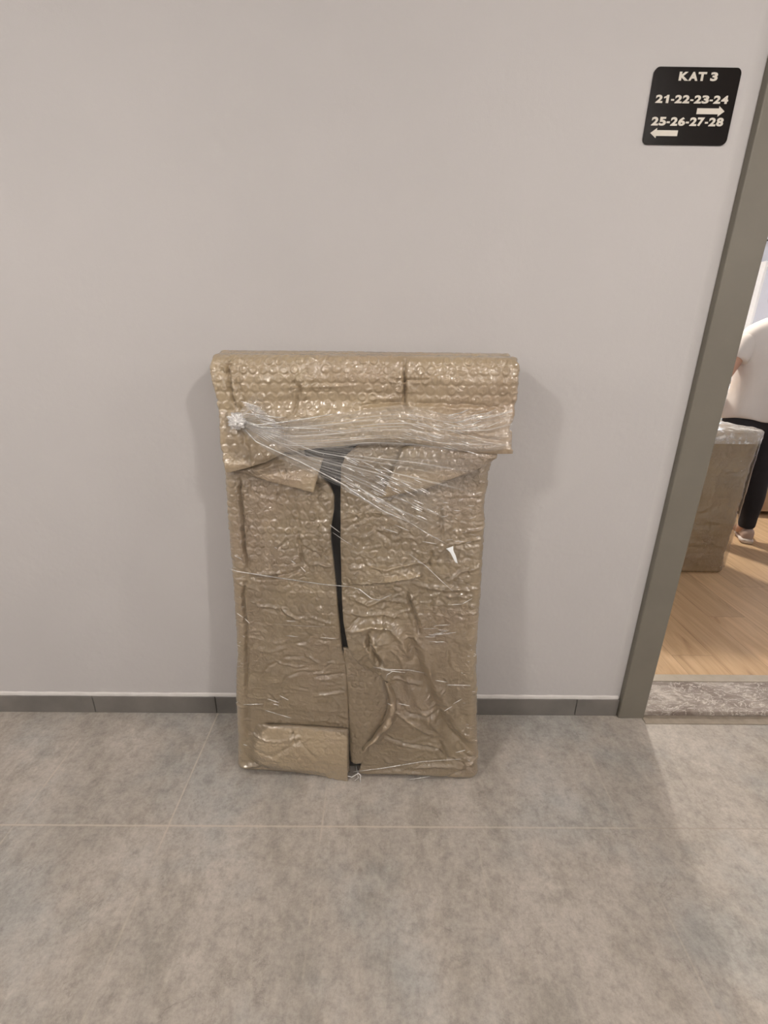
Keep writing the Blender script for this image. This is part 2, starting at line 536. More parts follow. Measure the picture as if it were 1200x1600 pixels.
# skirting tiles with joints, and the plaster bead on top
jx = [-5.15, -3.30, -2.45, -1.60, -1.0755, -0.616, 0.30, 0.745, 0.906]
bm = bmesh.new()
for a, b_ in zip(jx[:-1], jx[1:]):
    add_box(bm, a + 0.0012, b_ - 0.0012, WD - 0.009, WD, 0.0, 0.0765, 0.001, 1)
struct(from_bm('baseboard_front', bm, M['skirting']))
bm = bmesh.new()
n = 240
rg = []
for i in range(n + 1):
    x = XL + (0.900 - XL) * i / n
    t = 0.0125 + 0.002 * math.sin(i * 1.7) * random.random()
    d = 0.0055 + 0.001 * random.random()
    rg.append([(x, WD, 0.0768), (x, WD - d, 0.0768), (x, WD - d * 0.8, 0.0768 + t * 0.7), (x, WD - 0.0012, 0.0768 + t), (x, WD, 0.0768 + t)])
add_loft(bm, rg)
struct(from_bm('trim_1', bm, M['caulk']))

# steel door frame: casing on the corridor side with reveals through the wall
door = struct(empty('door_1', (OX0, WD, 0)))


def dpart(name, boxes, mat, bevel=0.004):
    bm = bmesh.new()
    for b_ in boxes: add_box(bm, *b_, bevel)
    bmesh.ops.translate(bm, verts=bm.verts, vec=(-OX0, -WD, 0))
    return from_bm(name, bm, mat, door)


PR = 0.022
dpart('frame_jamb', [(0.907, OX0, WD - PR, WD + 0.03, 0.0, OZ + 0.097), (OX0 - 0.03, OX0, WD + 0.02, WD + WT + 0.01, 0, OZ + 0.03)], M['frame'])
dpart('frame_jamb', [(OX1, OX1 + 0.097, WD - PR, WD + 0.03, 0.0, OZ + 0.097), (OX1, OX1 + 0.03, WD + 0.02, WD + WT + 0.01, 0, OZ + 0.03)], M['frame'])
dpart('frame_header', [(OX0, OX1, WD - PR, WD + 0.03, OZ, OZ + 0.097), (OX0, OX1, WD + 0.02, WD + WT + 0.01, OZ, OZ + 0.03)], M['frame'])
# threshold: marble sill, metal strip, grout lip
struct(box('trim_2', OX0, OX1, WD - 0.006, 1.573, 0.0, 0.021, M['marble'], bevel=0.003))
struct(box('trim_3', OX0 - 0.02, OX1 + 0.02, 1.5735, 1.616, 0.0, 0.023, M['strip'], bevel=0.002))
struct(box('trim_4', OX0 - 0.006, OX1 + 0.02, WD - 0.048, WD - 0.0065, 0.0, 0.0025, M['dirt'], bevel=0.001))

# the room beyond
RY0, RY1, RX0, RX1, RZ = WD + WT, 6.6, -0.6, 4.0, 2.62
struct(box('floor_room', RX0, RX1, 1.617, RY1, -0.1, 0.004, M['oak']))
struct(box('ceiling_room', RX0 - 0.1, RX1 + 0.1, RY0, RY1 + 0.1, RZ, RZ + 0.1, M['ceiling']))
struct(box('wall_room_back', RX0 - 0.1, RX1 + 0.1, RY1, RY1 + 0.1, 0, RZ, M['roomwall']))
struct(box('wall_room_left', RX0 - 0.1, RX0, RY0, RY1, 0, RZ, M['roomwall']))
WY0, WY1, WZ0, WZ1 = 5.44, 6.35, 1.0, 2.15
bm = bmesh.new()
add_box(bm, RX1, RX1 + 0.2, RY0, WY0, 0, RZ)
add_box(bm, RX1, RX1 + 0.2, WY1, RY1, 0, RZ)
add_box(bm, RX1, RX1 + 0.2, WY0, WY1, 0, WZ0)
add_box(bm, RX1, RX1 + 0.2, WY0, WY1, WZ1, RZ)
struct(from_bm('wall_room_right', bm, M['roomwall']))
bm = bmesh.new()
add_box(bm, XR - 0.9, XR + 0.1, WD + WT, WD + WT + 0.02, CEIL, RZ + 0.1)
struct(from_bm('trim_5', bm, M['ceiling']))
win = struct(empty('window_1', (RX1, (WY0 + WY1) / 2, WZ0)))
oy, oz = (WY0 + WY1) / 2, WZ0
bm = bmesh.new()
fx0, fx1 = -0.03, 0.06
SW = 0.075
for b_ in [(fx0, fx1, WY0 + 0.001 - oy, WY0 + SW - oy, 0.001, WZ1 - oz - 0.001), (fx0, fx1, WY1 - SW - oy, WY1 - 0.001 - oy, 0.001, WZ1 - oz - 0.001),
           (fx0 + 0.001, fx1 - 0.001, WY0 + SW + 0.0005 - oy, WY1 - SW - 0.0005 - oy, WZ1 - oz - 0.08, WZ1 - oz - 0.001), (fx0 + 0.001, fx1 - 0.001, WY0 + SW + 0.0005 - oy, WY1 - SW - 0.0005 - oy, 0.001, 0.08)]:
    add_box(bm, *b_, 0.006)
from_bm('window_frame', bm, M['white'], win)
bm = bmesh.new()
for b_ in [(0.0, 0.04, WY0 + SW + 0.002 - oy, WY1 - SW - 0.002 - oy, 1.868 - oz, 1.898 - oz), (0.003, 0.037, -0.015, 0.015, 0.1, WZ1 - oz - 0.1),
           (0.0, 0.04, WY0 + SW + 0.002 - oy, WY1 - SW - 0.002 - oy, 1.48 - oz, 1.51 - oz)]:
    add_box(bm, *b_, 0.003)
from_bm('glazing_bar', bm, M['white'], win)
box('pane', 0.015, 0.021, WY0 + SW + 0.002 - oy, WY1 - SW - 0.002 - oy, 0.08, WZ1 - oz - 0.08, M['glass'], win)
box('window_sill', -0.16, 0.02, WY0 - 0.05 - oy, WY1 + 0.05 - oy, -0.045, -0.001, M['white'], win, bevel=0.008)


# lamps
def ceiling_light(x, y, z, label, group, mat, r=0.10):
    t = empty('ceiling_light', (x, y, z))
    tag(t, label, 'ceiling light', group)
    bm = bmesh.new()
    rr = [(r * 0.86, 0.0), (r, 0.0), (r * 1.02, -0.006), (r * 0.98, -0.014), (r * 0.86, -0.012)]
    rings = [[(a * math.cos(2 * math.pi * k / 40), a * math.sin(2 * math.pi * k / 40), b_) for a, b_ in rr] for k in range(40)]
    rv = [[bm.verts.new(p) for p in q] for q in rings]
    for k in range(40):
        a, b_ = rv[k], rv[(k + 1) % 40]
        for i in range(5): bm.faces.new((a[i], b_[i], b_[(i + 1) % 5], a[(i + 1) % 5]))
    from_bm('trim_ring', bm, M['white'], t, True)
    bm = bmesh.new()
    rings = []
    for j in range(9):
        th = math.pi / 2 * j / 8
        a_ = max(r * 0.84 * math.cos(th), 0.002)
        rings.append([(a_ * math.cos(2 * math.pi * k / 28), a_ * math.sin(2 * math.pi * k / 28), -0.012 - 0.80 * r * math.sin(th)) for k in range(28)])
    add_loft(bm, rings)
    from_bm('lamp_glass', bm, mat, t, True)


for (lx, ly), w in zip(LAMPS, ('far left', 'left of the doorway', 'right nearest the doorway', 'far right')):
    ceiling_light(lx, ly, CEIL, 'round domed ceiling lamp in the corridor, ' + w, 'corridor ceiling lamps', M['corridor_lamp'])
ceiling_light(ROOM_LAMP[0], ROOM_LAMP[1], RZ, 'round domed ceiling lamp in the room beyond the doorway', None, M['room_lamp'], 0.10)

# ------------------------------------------------------------------ the leaning parcel
TH = math.radians(6.3)                     # lean
AZ = math.radians(2.05)                    # turned slightly
PX = np.array([math.cos(AZ), -math.sin(AZ), 0.0])
PN0 = np.array([-math.sin(AZ), -math.cos(AZ), 0.0])      # horizontal outward
PU = -PN0 * math.sin(TH) + np.array([0, 0, 1.0]) * math.cos(TH)
PN = PN0 * math.cos(TH) + np.array([0, 0, 1.0]) * math.sin(TH)
PO = np.array([-0.065, 1.128, 0.0])


def L(px, py, n=0.0):
    """photo point -> local (x, u) on the parcel's front plane raised by n"""
    r = ray(px, py)
    o = PO + PN * n
    t = ((o - np.array([0, 0, CH])) @ PN) / (r @ PN)
    q = np.array([0, 0, CH]) + r * t - o
    return float(q @ PX), float(q @ PU)


def LP(pts, n=0.0):
    return np.array([L(a, b_, n) for a, b_ in pts])


def W(x, u, n):
    """local -> parcel object space (origin PO)"""
    return x[..., None] * PX + u[..., None] * PU + n[..., None] * PN


def curve_x(pts, n=0.0):
    """function u -> x along a traced edge"""
    q = LP(pts, n)
    o = np.argsort(q[:, 1])
    return lambda u: np.interp(u, q[o, 1], q[o, 0])


def curve_u(pts, n=0.0):
    q = LP(pts, n)
    o = np.argsort(q[:, 0])
    return lambda x: np.interp(x, q[o, 0], q[o, 1])


parcel = empty('wrapped_parcel', tuple(PO))
tag(parcel, 'tall flat parcel in olive bubble wrap and clear film leaning against the grey corridor wall', 'parcel')


# bubbles and creases --------------------------------------------------
def bubbles(x, u, sp=0.0235, r0=0.0105, amp=0.0022, seed=0):
    ry = sp * math.sqrt(3) / 2
    best = np.full(x.shape, 1e9)
    ident = np.zeros(x.shape)
    for dj in (0, 1):
        j = np.floor(u / ry) + dj
        offx = np.where(np.mod(j, 2) > 0.5, sp / 2, 0)
        for di in (0, 1):
            i = np.floor((x - offx) / sp) + di
            cx, cy = i * sp + offx, j * ry
            d = np.hypot(x - cx, u - cy)
            k = d < best
            best = np.where(k, d, best)
            ident = np.where(k, _h(i + 500, j + 500, seed), ident)
    dome = 1 - sstep(0.70, 1.0, best / r0)
    ring = np.exp(-((best / r0 - 0.72) / 0.17) ** 2)
    return amp * (dome * (0.35 + 0.65 * ident) + 0.35 * ring * ident)


def seg_dist(x, u, q):
    best = np.full(x.shape, 1e9)
    side = np.zeros(x.shape)
    tt = np.zeros(x.shape)
    n = len(q) - 1
    for i in range(n):
        a, b_ = q[i], q[i + 1]
        d = b_ - a
        l2 = d @ d + 1e-12
        t = np.clip(((x - a[0]) * d[0] + (u - a[1]) * d[1]) / l2, 0, 1)
        dx, dy = x - a[0] - t * d[0], u - a[1] - t * d[1]
        ds = np.hypot(dx, dy)
        s = np.sign(d[0] * dy - d[1] * dx)
        k = ds < best
        best = np.where(k, ds, best)
        side = np.where(k, s, side)
        tt = np.where(k, (i + t) / n, tt)
    return best, side, tt


# (px polyline, width m, depth m, kind)  kind v = valley, r = ridge, s = ledge standing proud on the left of travel
CREASES = [
    ([(376, 745), (378, 780), (382, 850), (391, 893)], 0.0040, 0.0085, 'v'),
    ([(386, 905), (380, 930), (386, 985), (386, 1050), (384, 1090)], 0.0040, 0.0070, 'v'),
    ([(388, 1100), (384, 1128), (392, 1150), (396, 1180)], 0.0060, 0.0050, 'v'),
    ([(393, 901), (420, 902), (450, 897), (466, 890)], 0.0045, 0.0060, 'v'),
    ([(466, 830), (470, 860), (476, 885)], 0.0040, 0.0045, 'v'),
    ([(460, 770), (465, 800), (468, 830)], 0.0040, 0.0030, 'v'),
    ([(480, 880), (505, 882), (519, 885)], 0.0040, 0.0035, 'r'),
    ([(400, 945), (440, 950), (455, 962), (480, 972)], 0.0040, 0.0035, 'r'),
    ([(482, 962), (500, 968), (525, 973)], 0.0040, 0.0030, 'r'),
    ([(430, 780), (436, 760), (445, 745)], 0.0050, 0.0030, 'r'),
    ([(398, 1012), (425, 1018), (450, 1010)], 0.0050, 0.0020, 'r'),
    ([(490, 1058), (510, 1056), (538, 1052)], 0.0045, 0.0045, 'v'),
    ([(490, 1086), (515, 1083), (540, 1080)], 0.0040, 0.0035, 'r'),
    ([(436, 1076), (450, 1055), (470, 1050), (490, 1052)], 0.0040, 0.0025, 'v'),
    ([(404, 1060), (420, 1040), (440, 1030)], 0.0040, 0.0020, 'v'),
    ([(376, 1197), (400, 1196), (430, 1190), (470, 1205)], 0.0060, 0.0060, 'r'),
    # right half
    ([(541, 913), (600, 908), (636, 902), (660, 897)], 0.0050, 0.0110, 's'),
    ([(745, 920), (710, 921), (680, 918), (650, 912)], 0.0050, 0.0050, 'r'),
    ([(541, 800), (560, 802), (585, 800), (620, 806)], 0.0045, 0.0035, 'r'),
    ([(545, 835), (570, 840), (590, 828), (615, 832)], 0.0045, 0.0030, 'r'),
    ([(570, 880), (600, 888), (640, 880), (680, 872)], 0.0045, 0.0040, 'r'),
    ([(675, 858), (676, 870), (668, 885)], 0.0040, 0.0050, 'v'),
    ([(700, 910), (720, 892), (748, 886)], 0.0045, 0.0045, 'r'),
    ([(700, 780), (730, 778), (756, 780)], 0.0035, 0.0035, 'v'),
    ([(705, 850), (730, 846), (756, 842)], 0.0040, 0.0035, 'r'),
    ([(715, 828), (740, 830), (755, 827)], 0.0035, 0.0030, 'r'),
    ([(688, 790), (690, 812), (690, 840)], 0.0035, 0.0035, 'v'),
    ([(634, 922), (642, 945), (652, 975), (655, 990)], 0.0045, 0.0080, 'v'),
    ([(676, 935), (676, 965)], 0.0040, 0.0035, 'v'),
    ([(545, 930), (575, 945), (600, 935), (640, 940)], 0.0050, 0.0050, 'r'),
    ([(542, 955), (570, 960), (595, 958), (625, 965)], 0.0050, 0.0040, 'r'),
    ([(545, 985), (580, 975), (610, 978), (630, 1000), (640, 1030)], 0.0100, 0.0090, 'r'),
    ([(577, 983), (577, 1003), (588, 1022), (600, 1040)], 0.0055, 0.0110, 'v'),
    ([(632, 985), (645, 1010), (662, 1060), (680, 1100), (700, 1140), (735, 1172)], 0.0100, 0.0075, 'v'),
    ([(660, 1010), (675, 1060), (697, 1100), (720, 1140), (740, 1160)], 0.0100, 0.0050, 'r'),
    ([(620, 1000), (632, 1050), (655, 1100), (690, 1150)], 0.0120, 0.0060, 'r'),
    ([(612, 1058), (640, 1062), (665, 1070)], 0.0050, 0.0040, 'r'),
    ([(620, 1090), (640, 1112), (665, 1117), (685, 1112)], 0.0050, 0.0045, 'v'),
    ([(600, 1148), (630, 1160), (660, 1165), (685, 1170), (705, 1195)], 0.0045, 0.0060, 'v'),
    ([(615, 1105), (640, 1125), (662, 1140), (685, 1150)], 0.0060, 0.0050, 'r'),
    ([(685, 1155), (700, 1185), (738, 1200)], 0.0050, 0.0060, 'v'),
    ([(700, 1015), (701, 1045)], 0.0040, 0.0030, 'v'),
    ([(715, 1160), (728, 1180), (742, 1186)], 0.0050, 0.0040, 'v'),
    ([(640, 1200), (680, 1196), (715, 1198), (742, 1190)], 0.0060, 0.0055, 'r'),
    ([(690, 1222), (706, 1212), (735, 1200)], 0.0060, 0.0050, 'v'),
    ([(560, 1210), (620, 1205), (670, 1212)], 0.0060, 0.0040, 'r'),
]
# wrinkles in the cuff
CUFF_CREASES = [
    ([(360, 556), (362, 590), (366, 625), (372, 640)], 0.0045, 0.0110, 'v'),
    ([(374, 590), (380, 620), (396, 650)], 0.0045, 0.0060, 'v'),
    ([(631, 560), (632, 592), (632, 622), (636, 645)], 0.0040, 0.0120, 'v'),
    ([(605, 592), (632, 594), (672, 594)], 0.0040, 0.0060, 'v'),
    ([(455, 592), (470, 606), (464, 630), (460, 650)], 0.0045, 0.0080, 'v'),
    ([(470, 604), (500, 604), (560, 602)], 0.0040, 0.0040, 'r'),
    ([(640, 629), (700, 631), (750, 633), (790, 640)], 0.0045, 0.0070, 'v'),
    ([(560, 634), (600, 630), (632, 628)], 0.0045, 0.0070, 'v'),
    ([(440, 700), (448, 672), (450, 650)], 0.0045, 0.0060, 'v'),
    ([(392, 728), (386, 700), (378, 670)], 0.0060, 0.0080, 'v'),
    ([(700, 675), (740, 681), (790, 690)], 0.0040, 0.0060, 'v'),
    ([(795, 660), (760, 672), (735, 668)], 0.0050, 0.0050, 'r'),
    ([(345, 575), (356, 585), (362, 575)], 0.0050, 0.0060, 'v'),
    ([(790, 575), (782, 610), (784, 640)], 0.0080, 0.0050, 'v'),
    ([(660, 650), (680, 700)], 0.0050, 0.0030, 'v'),
]
PUCKERS = [((632, 594), 0.045, 0.0022, 9), ((470, 605), 0.040, 0.0020, 8), ((364, 560), 0.03, 0.0018, 7)]
BODY_PUCKERS = [((577, 1003), 0.05, 0.0018, 7), ((496, 815), 0.03, 0.0012, 9), ((395, 897), 0.035, 0.0015, 7), ((742, 1185), 0.05, 0.002, 8)]


def crease_field(x, u, lst, n0=0.0):
    h = np.zeros(x.shape)
    jit = 0.0035 * fbm(x * 60, u * 60, 91, 3)
    for pts, w, d, k in lst:
        q = LP(pts, n0)
        dist, side, t = seg_dist(x + jit, u + jit, q)
        end = np.clip(np.minimum(t, 1 - t) * 6, 0, 1) ** 0.6
        if k == 'v':
            h -= d * end * (np.exp(-(dist / w) ** 1.3) - 0.35 * np.exp(-((dist - 2.2 * w) / (1.3 * w)) ** 2))
        elif k == 'r':
            h += d * end * (np.exp(-(dist / w) ** 1.5) - 0.25 * np.exp(-((dist - 2.2 * w) / (1.3 * w)) ** 2))
        else:
            h += d * end * np.where(side > 0, np.exp(-dist / 0.05), np.exp(-(dist / (0.5 * w)) ** 2))
    return h


def pucker_field(x, u, lst, n0=0.0):
    h = np.zeros(x.shape)
    for (px, py), R, a, k in lst:
        cx, cu = L(px, py, n0)
        dx, du = x - cx, u - cu
        r = np.hypot(dx, du)
        th = np.arctan2(du, dx) + 0.5 * fbm(x * 25, u * 25, 17, 2)
        h += a * np.cos(k * th) * np.exp(-r / R) * sstep(0, 0.01, r) - a * 2 * np.exp(-(r / 0.008) ** 2)
    return h


rs = random.Random(11)
RAND = []
for _ in range(150):
    x0, y0 = rs.uniform(372, 742), rs.uniform(735, 1205)
    ln = rs.uniform(8, 38)
    a = rs.gauss(0.05, 0.35) if rs.random() < 0.75 else rs.uniform(-1.6, 1.6)
    p = [(x0, y0)]
    for s in range(rs.choice((2, 3, 3))):
        a += rs.gauss(0, 0.45)
        p.append((p[-1][0] + ln * math.cos(a) / 2, p[-1][1] + ln * math.sin(a) / 2))
    RAND.append((p, rs.uniform(0.0028, 0.0050), rs.uniform(0.0012, 0.0034), rs.choice('vrr')))


def body_h(x, u):
    wx = x + 0.012 * fbm(x * 14, u * 14, 3, 2)
    wu = u + 0.012 * fbm(x * 14, u * 14, 9, 2)
    top = sstep(0.35, 0.75, u)
    flat = 0.55 + 0.45 * vnoise(x * 9 + 40, u * 9, 5)
    h = bubbles(wx, wu, amp=0.0028, sp=0.0255, r0=0.0115) * flat * (0.18 + 0.82 * top)
    h += 0.0065 * fbm(x * 7, u * 7, 21, 3)
    h += 0.0032 * (ridged(wx * 16 + 3, wu * 30, 31, 3) - 0.35)
    h += 0.0013 * (ridged(wx * 45, wu * 70, 51, 2) - 0.35)
    h += 1.35 * crease_field(x, u, CREASES)
    h += 1.1 * crease_field(x, u, RAND)
    h += pucker_field(x, u, BODY_PUCKERS)
    return h


GAP_L = [(470, 640), (470, 690), (475, 712), (497, 740), (516, 760), (522, 775), (521, 800), (516, 830), (517, 850), (521, 880), (525, 920), (528, 950),
         (531, 980), (534, 1015), (540, 1032), (543, 1080), (545, 1130), (546, 1235)]
GAP_R = [(575, 640), (565, 690), (540, 712), (533, 730), (532, 775), (532, 860), (534, 930), (537, 970), (545, 1010), (552, 1024), (565, 1036),
         (592, 1052), (604, 1064), (608, 1090), (604, 1112), (594, 1135), (580, 1160), (568, 1185), (561, 1205), (558, 1235)]
OUT_L = [(345, 545), (350, 700), (352, 740), (353, 800), (357, 860), (361, 900), (365, 960), (367, 1020), (368, 1100), (369, 1160), (370, 1235)]
OUT_R = [(792, 545), (775, 690), (764, 740), (759, 790), (757, 850), (751, 900), (749, 950), (746, 1000), (745, 1100), (745, 1235)]
UTOP = 1.296
UBOT = {'l': L(470, 1212)[1], 'r': L(650, 1222)[1]}
TT = 0.125


def wrap_half(side):
    s = -1 if side == 'l' else 1
    gapf = curve_x(GAP_L if s < 0 else GAP_R)
    outf = curve_x(OUT_L if s < 0 else OUT_R)
    R, r = 0.028, 0.026
    a = np.linspace(0, math.pi / 2, 14)
    u_lo = R * (1 - np.cos(a[::-1])) * 0 + R * (1 - np.sin(a[::-1]))      # R(1-sin)
    u_lo = np.sort(R * (1 - np.sin(a)))
    e_lo = R * (1 - np.sqrt(np.clip(1 - ((R - u_lo) / R) ** 2, 0, 1)))
    mid = np.arange(R + 0.0021, UTOP - R, 0.0021)
    u = np.concatenate([u_lo, mid, UTOP - u_lo[::-1]])
    e = np.concatenate([e_lo, np.zeros(len(mid)), e_lo[::-1]])
    base = 0.003
    M_, A_, S_ = 185, 9, 34
    rows = len(u)
    X, Nn, DX, DN, EX = [], [], [], [], []
    g = gapf(u)
    o = outf(u) - s * e
    # lip
    for n_ in (-0.024, -0.016, -0.008, -0.003):
        X.append(g); Nn.append(np.full(rows, n_) - e); DX.append(g * 0); DN.append(g * 0 + 0.35); EX.append(g)
    for k in range(M_):
        t = k / (M_ - 1)
        x = g + (o - s * r - g) * t
        X.append(x); Nn.append(-e); DX.append(g * 0); DN.append(g * 0 + 1); EX.append(x)
    for k in range(1, A_):
        th = math.pi / 2 * k / (A_ - 1)
        X.append(o - s * r + s * r * math.sin(th)); Nn.append(-e - r + r * math.cos(th))
        DX.append(g * 0 + s * math.sin(th)); DN.append(g * 0 + math.cos(th)); EX.append(o - s * r + s * r * th)
    for k in range(1, S_):
        t = k / (S_ - 1)
        X.append(o); Nn.append((-e - r) * (1 - t) + (-TT + e + r) * t)
        DX.append(g * 0 + s); DN.append(g * 0); EX.append(o + s * (r * 0.57 + t * (TT - 2 * r)))
    for k in range(1, A_):
        th = math.pi / 2 * k / (A_ - 1)
        X.append(o - s * r + s * r * math.cos(th)); Nn.append(-TT + e + r - r * math.sin(th))
        DX.append(g * 0 + s * math.cos(th)); DN.append(g * 0 - math.sin(th)); EX.append(o + s * (TT + r * th))
    for t in (0.3, 0.6, 1.0):
        X.append((o - s * r) * (1 - t) + g * t); Nn.append(-TT + e); DX.append(g * 0); DN.append(g * 0); EX.append(o + s * TT)
    X, Nn, DX, DN, EX = [np.array(q).T for q in (X, Nn, DX, DN, EX)]
    Ur = np.repeat(u[:, None], X.shape[1], 1)
    ub = UBOT[side]
    h = body_h(EX, Ur)
    wq = sstep(0.0, 0.03, Ur) * 0.85 + 0.15
    h = h * wq
    h = np.where(DN < 0, h * 0.4, h)
    # stay clear of the floor and of the wall
    side_damp = np.where(Nn < -0.03, 0.6, 1.0)
    # drop the lip edge
    dg = np.abs(EX - g[:, None])
    drop = -0.006 * np.exp(-dg / 0.004)
    if s > 0:                                        # the loose right half swells in its lower middle
        lipx, lipu = L(575, 1010)
        drop = drop * 0.5 + 0.020 * np.exp(-(((EX - lipx) / 0.10) ** 2 + ((Ur - lipu) / 0.09) ** 2))
        fx_, fu_ = L(640, 1120)
        drop = drop + 0.012 * np.exp(-(((EX - fx_) / 0.09) ** 2 + ((Ur - fu_) / 0.10) ** 2))
    h = (h + drop * DN) * side_damp + 0.002
    x = X + DX * h
    n_ = Nn + DN * h
    # wavy bottom edge: slight rise where the foil is gathered
    uu = Ur + 0.006 * np.exp(-Ur / 0.03) * (fbm(EX * 9, EX * 0 + 2, 77, 2) + 0.6)
    Pq = W(x, uu, n_)
    # caps
    c0 = W(x[0], uu[0] + 0.001, np.full(x.shape[1], -TT / 2))
    c1 = W(x[-1], uu[-1], np.full(x.shape[1], -TT / 2))
    Pq = np.concatenate([c0[None], Pq, c1[None]], 0)
    me = grid_mesh('bubble_wrap', Pq)
    return link('bubble_wrap', me, M['wrap'], parcel, True)


tag(wrap_half('l'), 'left half of the bubble wrap, flat and creased')
tag(wrap_half('r'), 'right half of the bubble wrap, loose and folded')

# board inside, seen black in the gap
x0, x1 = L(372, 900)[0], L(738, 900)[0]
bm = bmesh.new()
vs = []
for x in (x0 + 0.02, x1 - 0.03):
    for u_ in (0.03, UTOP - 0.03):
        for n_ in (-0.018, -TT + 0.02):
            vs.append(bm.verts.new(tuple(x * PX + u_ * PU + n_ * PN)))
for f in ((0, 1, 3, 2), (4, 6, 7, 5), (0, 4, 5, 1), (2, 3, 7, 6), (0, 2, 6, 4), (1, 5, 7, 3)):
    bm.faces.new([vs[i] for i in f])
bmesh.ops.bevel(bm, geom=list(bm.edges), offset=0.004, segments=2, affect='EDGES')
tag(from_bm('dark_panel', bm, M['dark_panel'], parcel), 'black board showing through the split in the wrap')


# ruled sheets -----------------------------------------------------------
def resample(q, n):
    d = np.concatenate([[0], np.cumsum(np.hypot(*np.diff(q, axis=0).T))])
    t = np.linspace(0, d[-1], n)
    return np.stack([np.interp(t, d, q[:, 0]), np.interp(t, d, q[:, 1])], 1)


def smooth_poly(q, n):
    q = resample(np.array(q), n)
    k = max(3, n // 14) | 1
    pad = k // 2
    out = q.copy()
    for c in (0, 1):
        v = np.concatenate([2 * q[0, c] - q[pad:0:-1, c], q[:, c], 2 * q[-1, c] - q[-2:-pad - 2:-1, c]])
        out[:, c] = np.convolve(v, np.ones(k) / k, 'valid')
    return out


def sheet(name, A, B, nfun, hfun, mat, thick=0.006, nu=120, nv=60, n0=0.0, edge=0.004, label=None, smooth=True):
    """surface between traced curves A and B (photo points), given real thickness"""
    qa = (smooth_poly if smooth else resample)(LP(A, n0), nu)
    qb = (smooth_poly if smooth else resample)(LP(B, n0), nu)
    v = np.linspace(0, 1, nv)[:, None]
    x = qa[None, :, 0] * (1 - v) + qb[None, :, 0] * v
    u = qa[None, :, 1] * (1 - v) + qb[None, :, 1] * v
    s = np.repeat(np.linspace(0, 1, nu)[None], nv, 0)
    V = np.repeat(v, nu, 1)
    n_ = nfun(s, V) + hfun(x, u)
    dim_s = np.hypot(*(qa[-1] - qa[0])) + 0.02
    dim_v = np.hypot(*(qa[nu // 2] - qb[nu // 2])) + 0.005
    de = np.minimum(np.minimum(s, 1 - s) * dim_s, np.minimum(V, 1 - V) * dim_v)
    n_ = n_ - edge * np.exp(-de / 0.003)
    F_ = W(x, u, n_)
    B_ = W(x, u, n_ - thick)
    r, c = x.shape
    me = bpy.data.meshes.new(name)
    bm = bmesh.new()
    vf = [[bm.verts.new(p) for p in row] for row in F_.tolist()]
    vb = [[bm.verts.new(p) for p in row] for row in B_.tolist()]
    for i in range(r - 1):
        for j in range(c - 1):
            bm.faces.new((vf[i][j], vf[i][j + 1], vf[i + 1][j + 1], vf[i + 1][j]))
            bm.faces.new((vb[i][j], vb[i + 1][j], vb[i + 1][j + 1], vb[i][j + 1]))
    for j in range(c - 1):
        bm.faces.new((vf[0][j], vb[0][j], vb[0][j + 1], vf[0][j + 1]))
        bm.faces.new((vf[-1][j + 1], vb[-1][j + 1], vb[-1][j], vf[-1][j]))
    for i in range(r - 1):
        bm.faces.new((vf[i][0], vf[i + 1][0], vb[i + 1][0], vb[i][0]))
        bm.faces.new((vf[i + 1][-1], vf[i][-1], vb[i][-1], vb[i + 1][-1]))
    o = from_bm(name, bm, mat, parcel, True)
    if label: o['label'] = label
    return o


def soft_h(seed, bub=0.0012, cr=0.002, fx=22, fu=26):
    return lambda x, u: (bubbles(x + 0.01 * fbm(x * 14, u * 14, seed, 2), u, amp=bub, seed=seed) + cr * (ridged(x * fx, u * fu, seed + 5, 3) - 0.3)
                         + 0.003 * fbm(x * 8, u * 8, seed + 9, 3) + 0.0008 * (ridged(x * 70, u * 70, seed + 2, 2) - 0.3))


# torn flap lying lower between the two halves
sheet('torn_flap', [(536, 1012), (541, 1060), (545, 1120), (546, 1170), (548, 1192)], [(556, 1012), (596, 1044), (618, 1075), (616, 1105), (596, 1150), (570, 1196)],
      lambda s, v: 0.000 - 0.010 * v ** 2 + 0.006 * np.sin(math.pi * v), soft_h(101, 0.0016, 0.0016), M['wrap'], 0.006, 130, 60)
# curled torn edge beside it
sheet('curled_edge', [(601, 1062), (606, 1085), (607, 1105), (600, 1125), (582, 1150), (566, 1168)], [(608, 1062), (619, 1085), (620, 1105), (612, 1130), (592, 1150), (570, 1168)],
      lambda s, v: 0.012 + 0.010 * np.sin(math.pi * v) + 0.003 * np.sin(s * 25), soft_h(131, 0.0, 0.004, 60, 60), M['wrap'], 0.006, 100, 14)
# extra layer folded up over the bottom of the left half
sheet('bottom_patch', [(383, 1130), (420, 1129), (480, 1131), (544, 1136)], [(378, 1196), (420, 1198), (470, 1206), (544, 1216)],
      lambda s, v: 0.014 + 0.018 * np.sin(np.clip(v * 1.25, 0, 1) * math.pi * 0.72) - 0.006 * v - 0.028 * (1 - sstep(0, 0.25, s)) - 0.014 * sstep(0.8, 1.0, v) * (1 - 0.7 * sstep(0.6, 1, s)), 
      lambda x, u: soft_h(151, 0.0013, 0.003, 26, 40)(x, u) + crease_field(x, u, [([(460, 1135), (462, 1155)], 0.004, 0.006, 'v'), ([(400, 1165), (430, 1172), (470, 1150), (500, 1180)], 0.006, 0.004, 'v'), ([(395, 1145), (440, 1150), (475, 1143)], 0.005, 0.004, 'r')]),
      M['wrap'], 0.008, 150, 80)

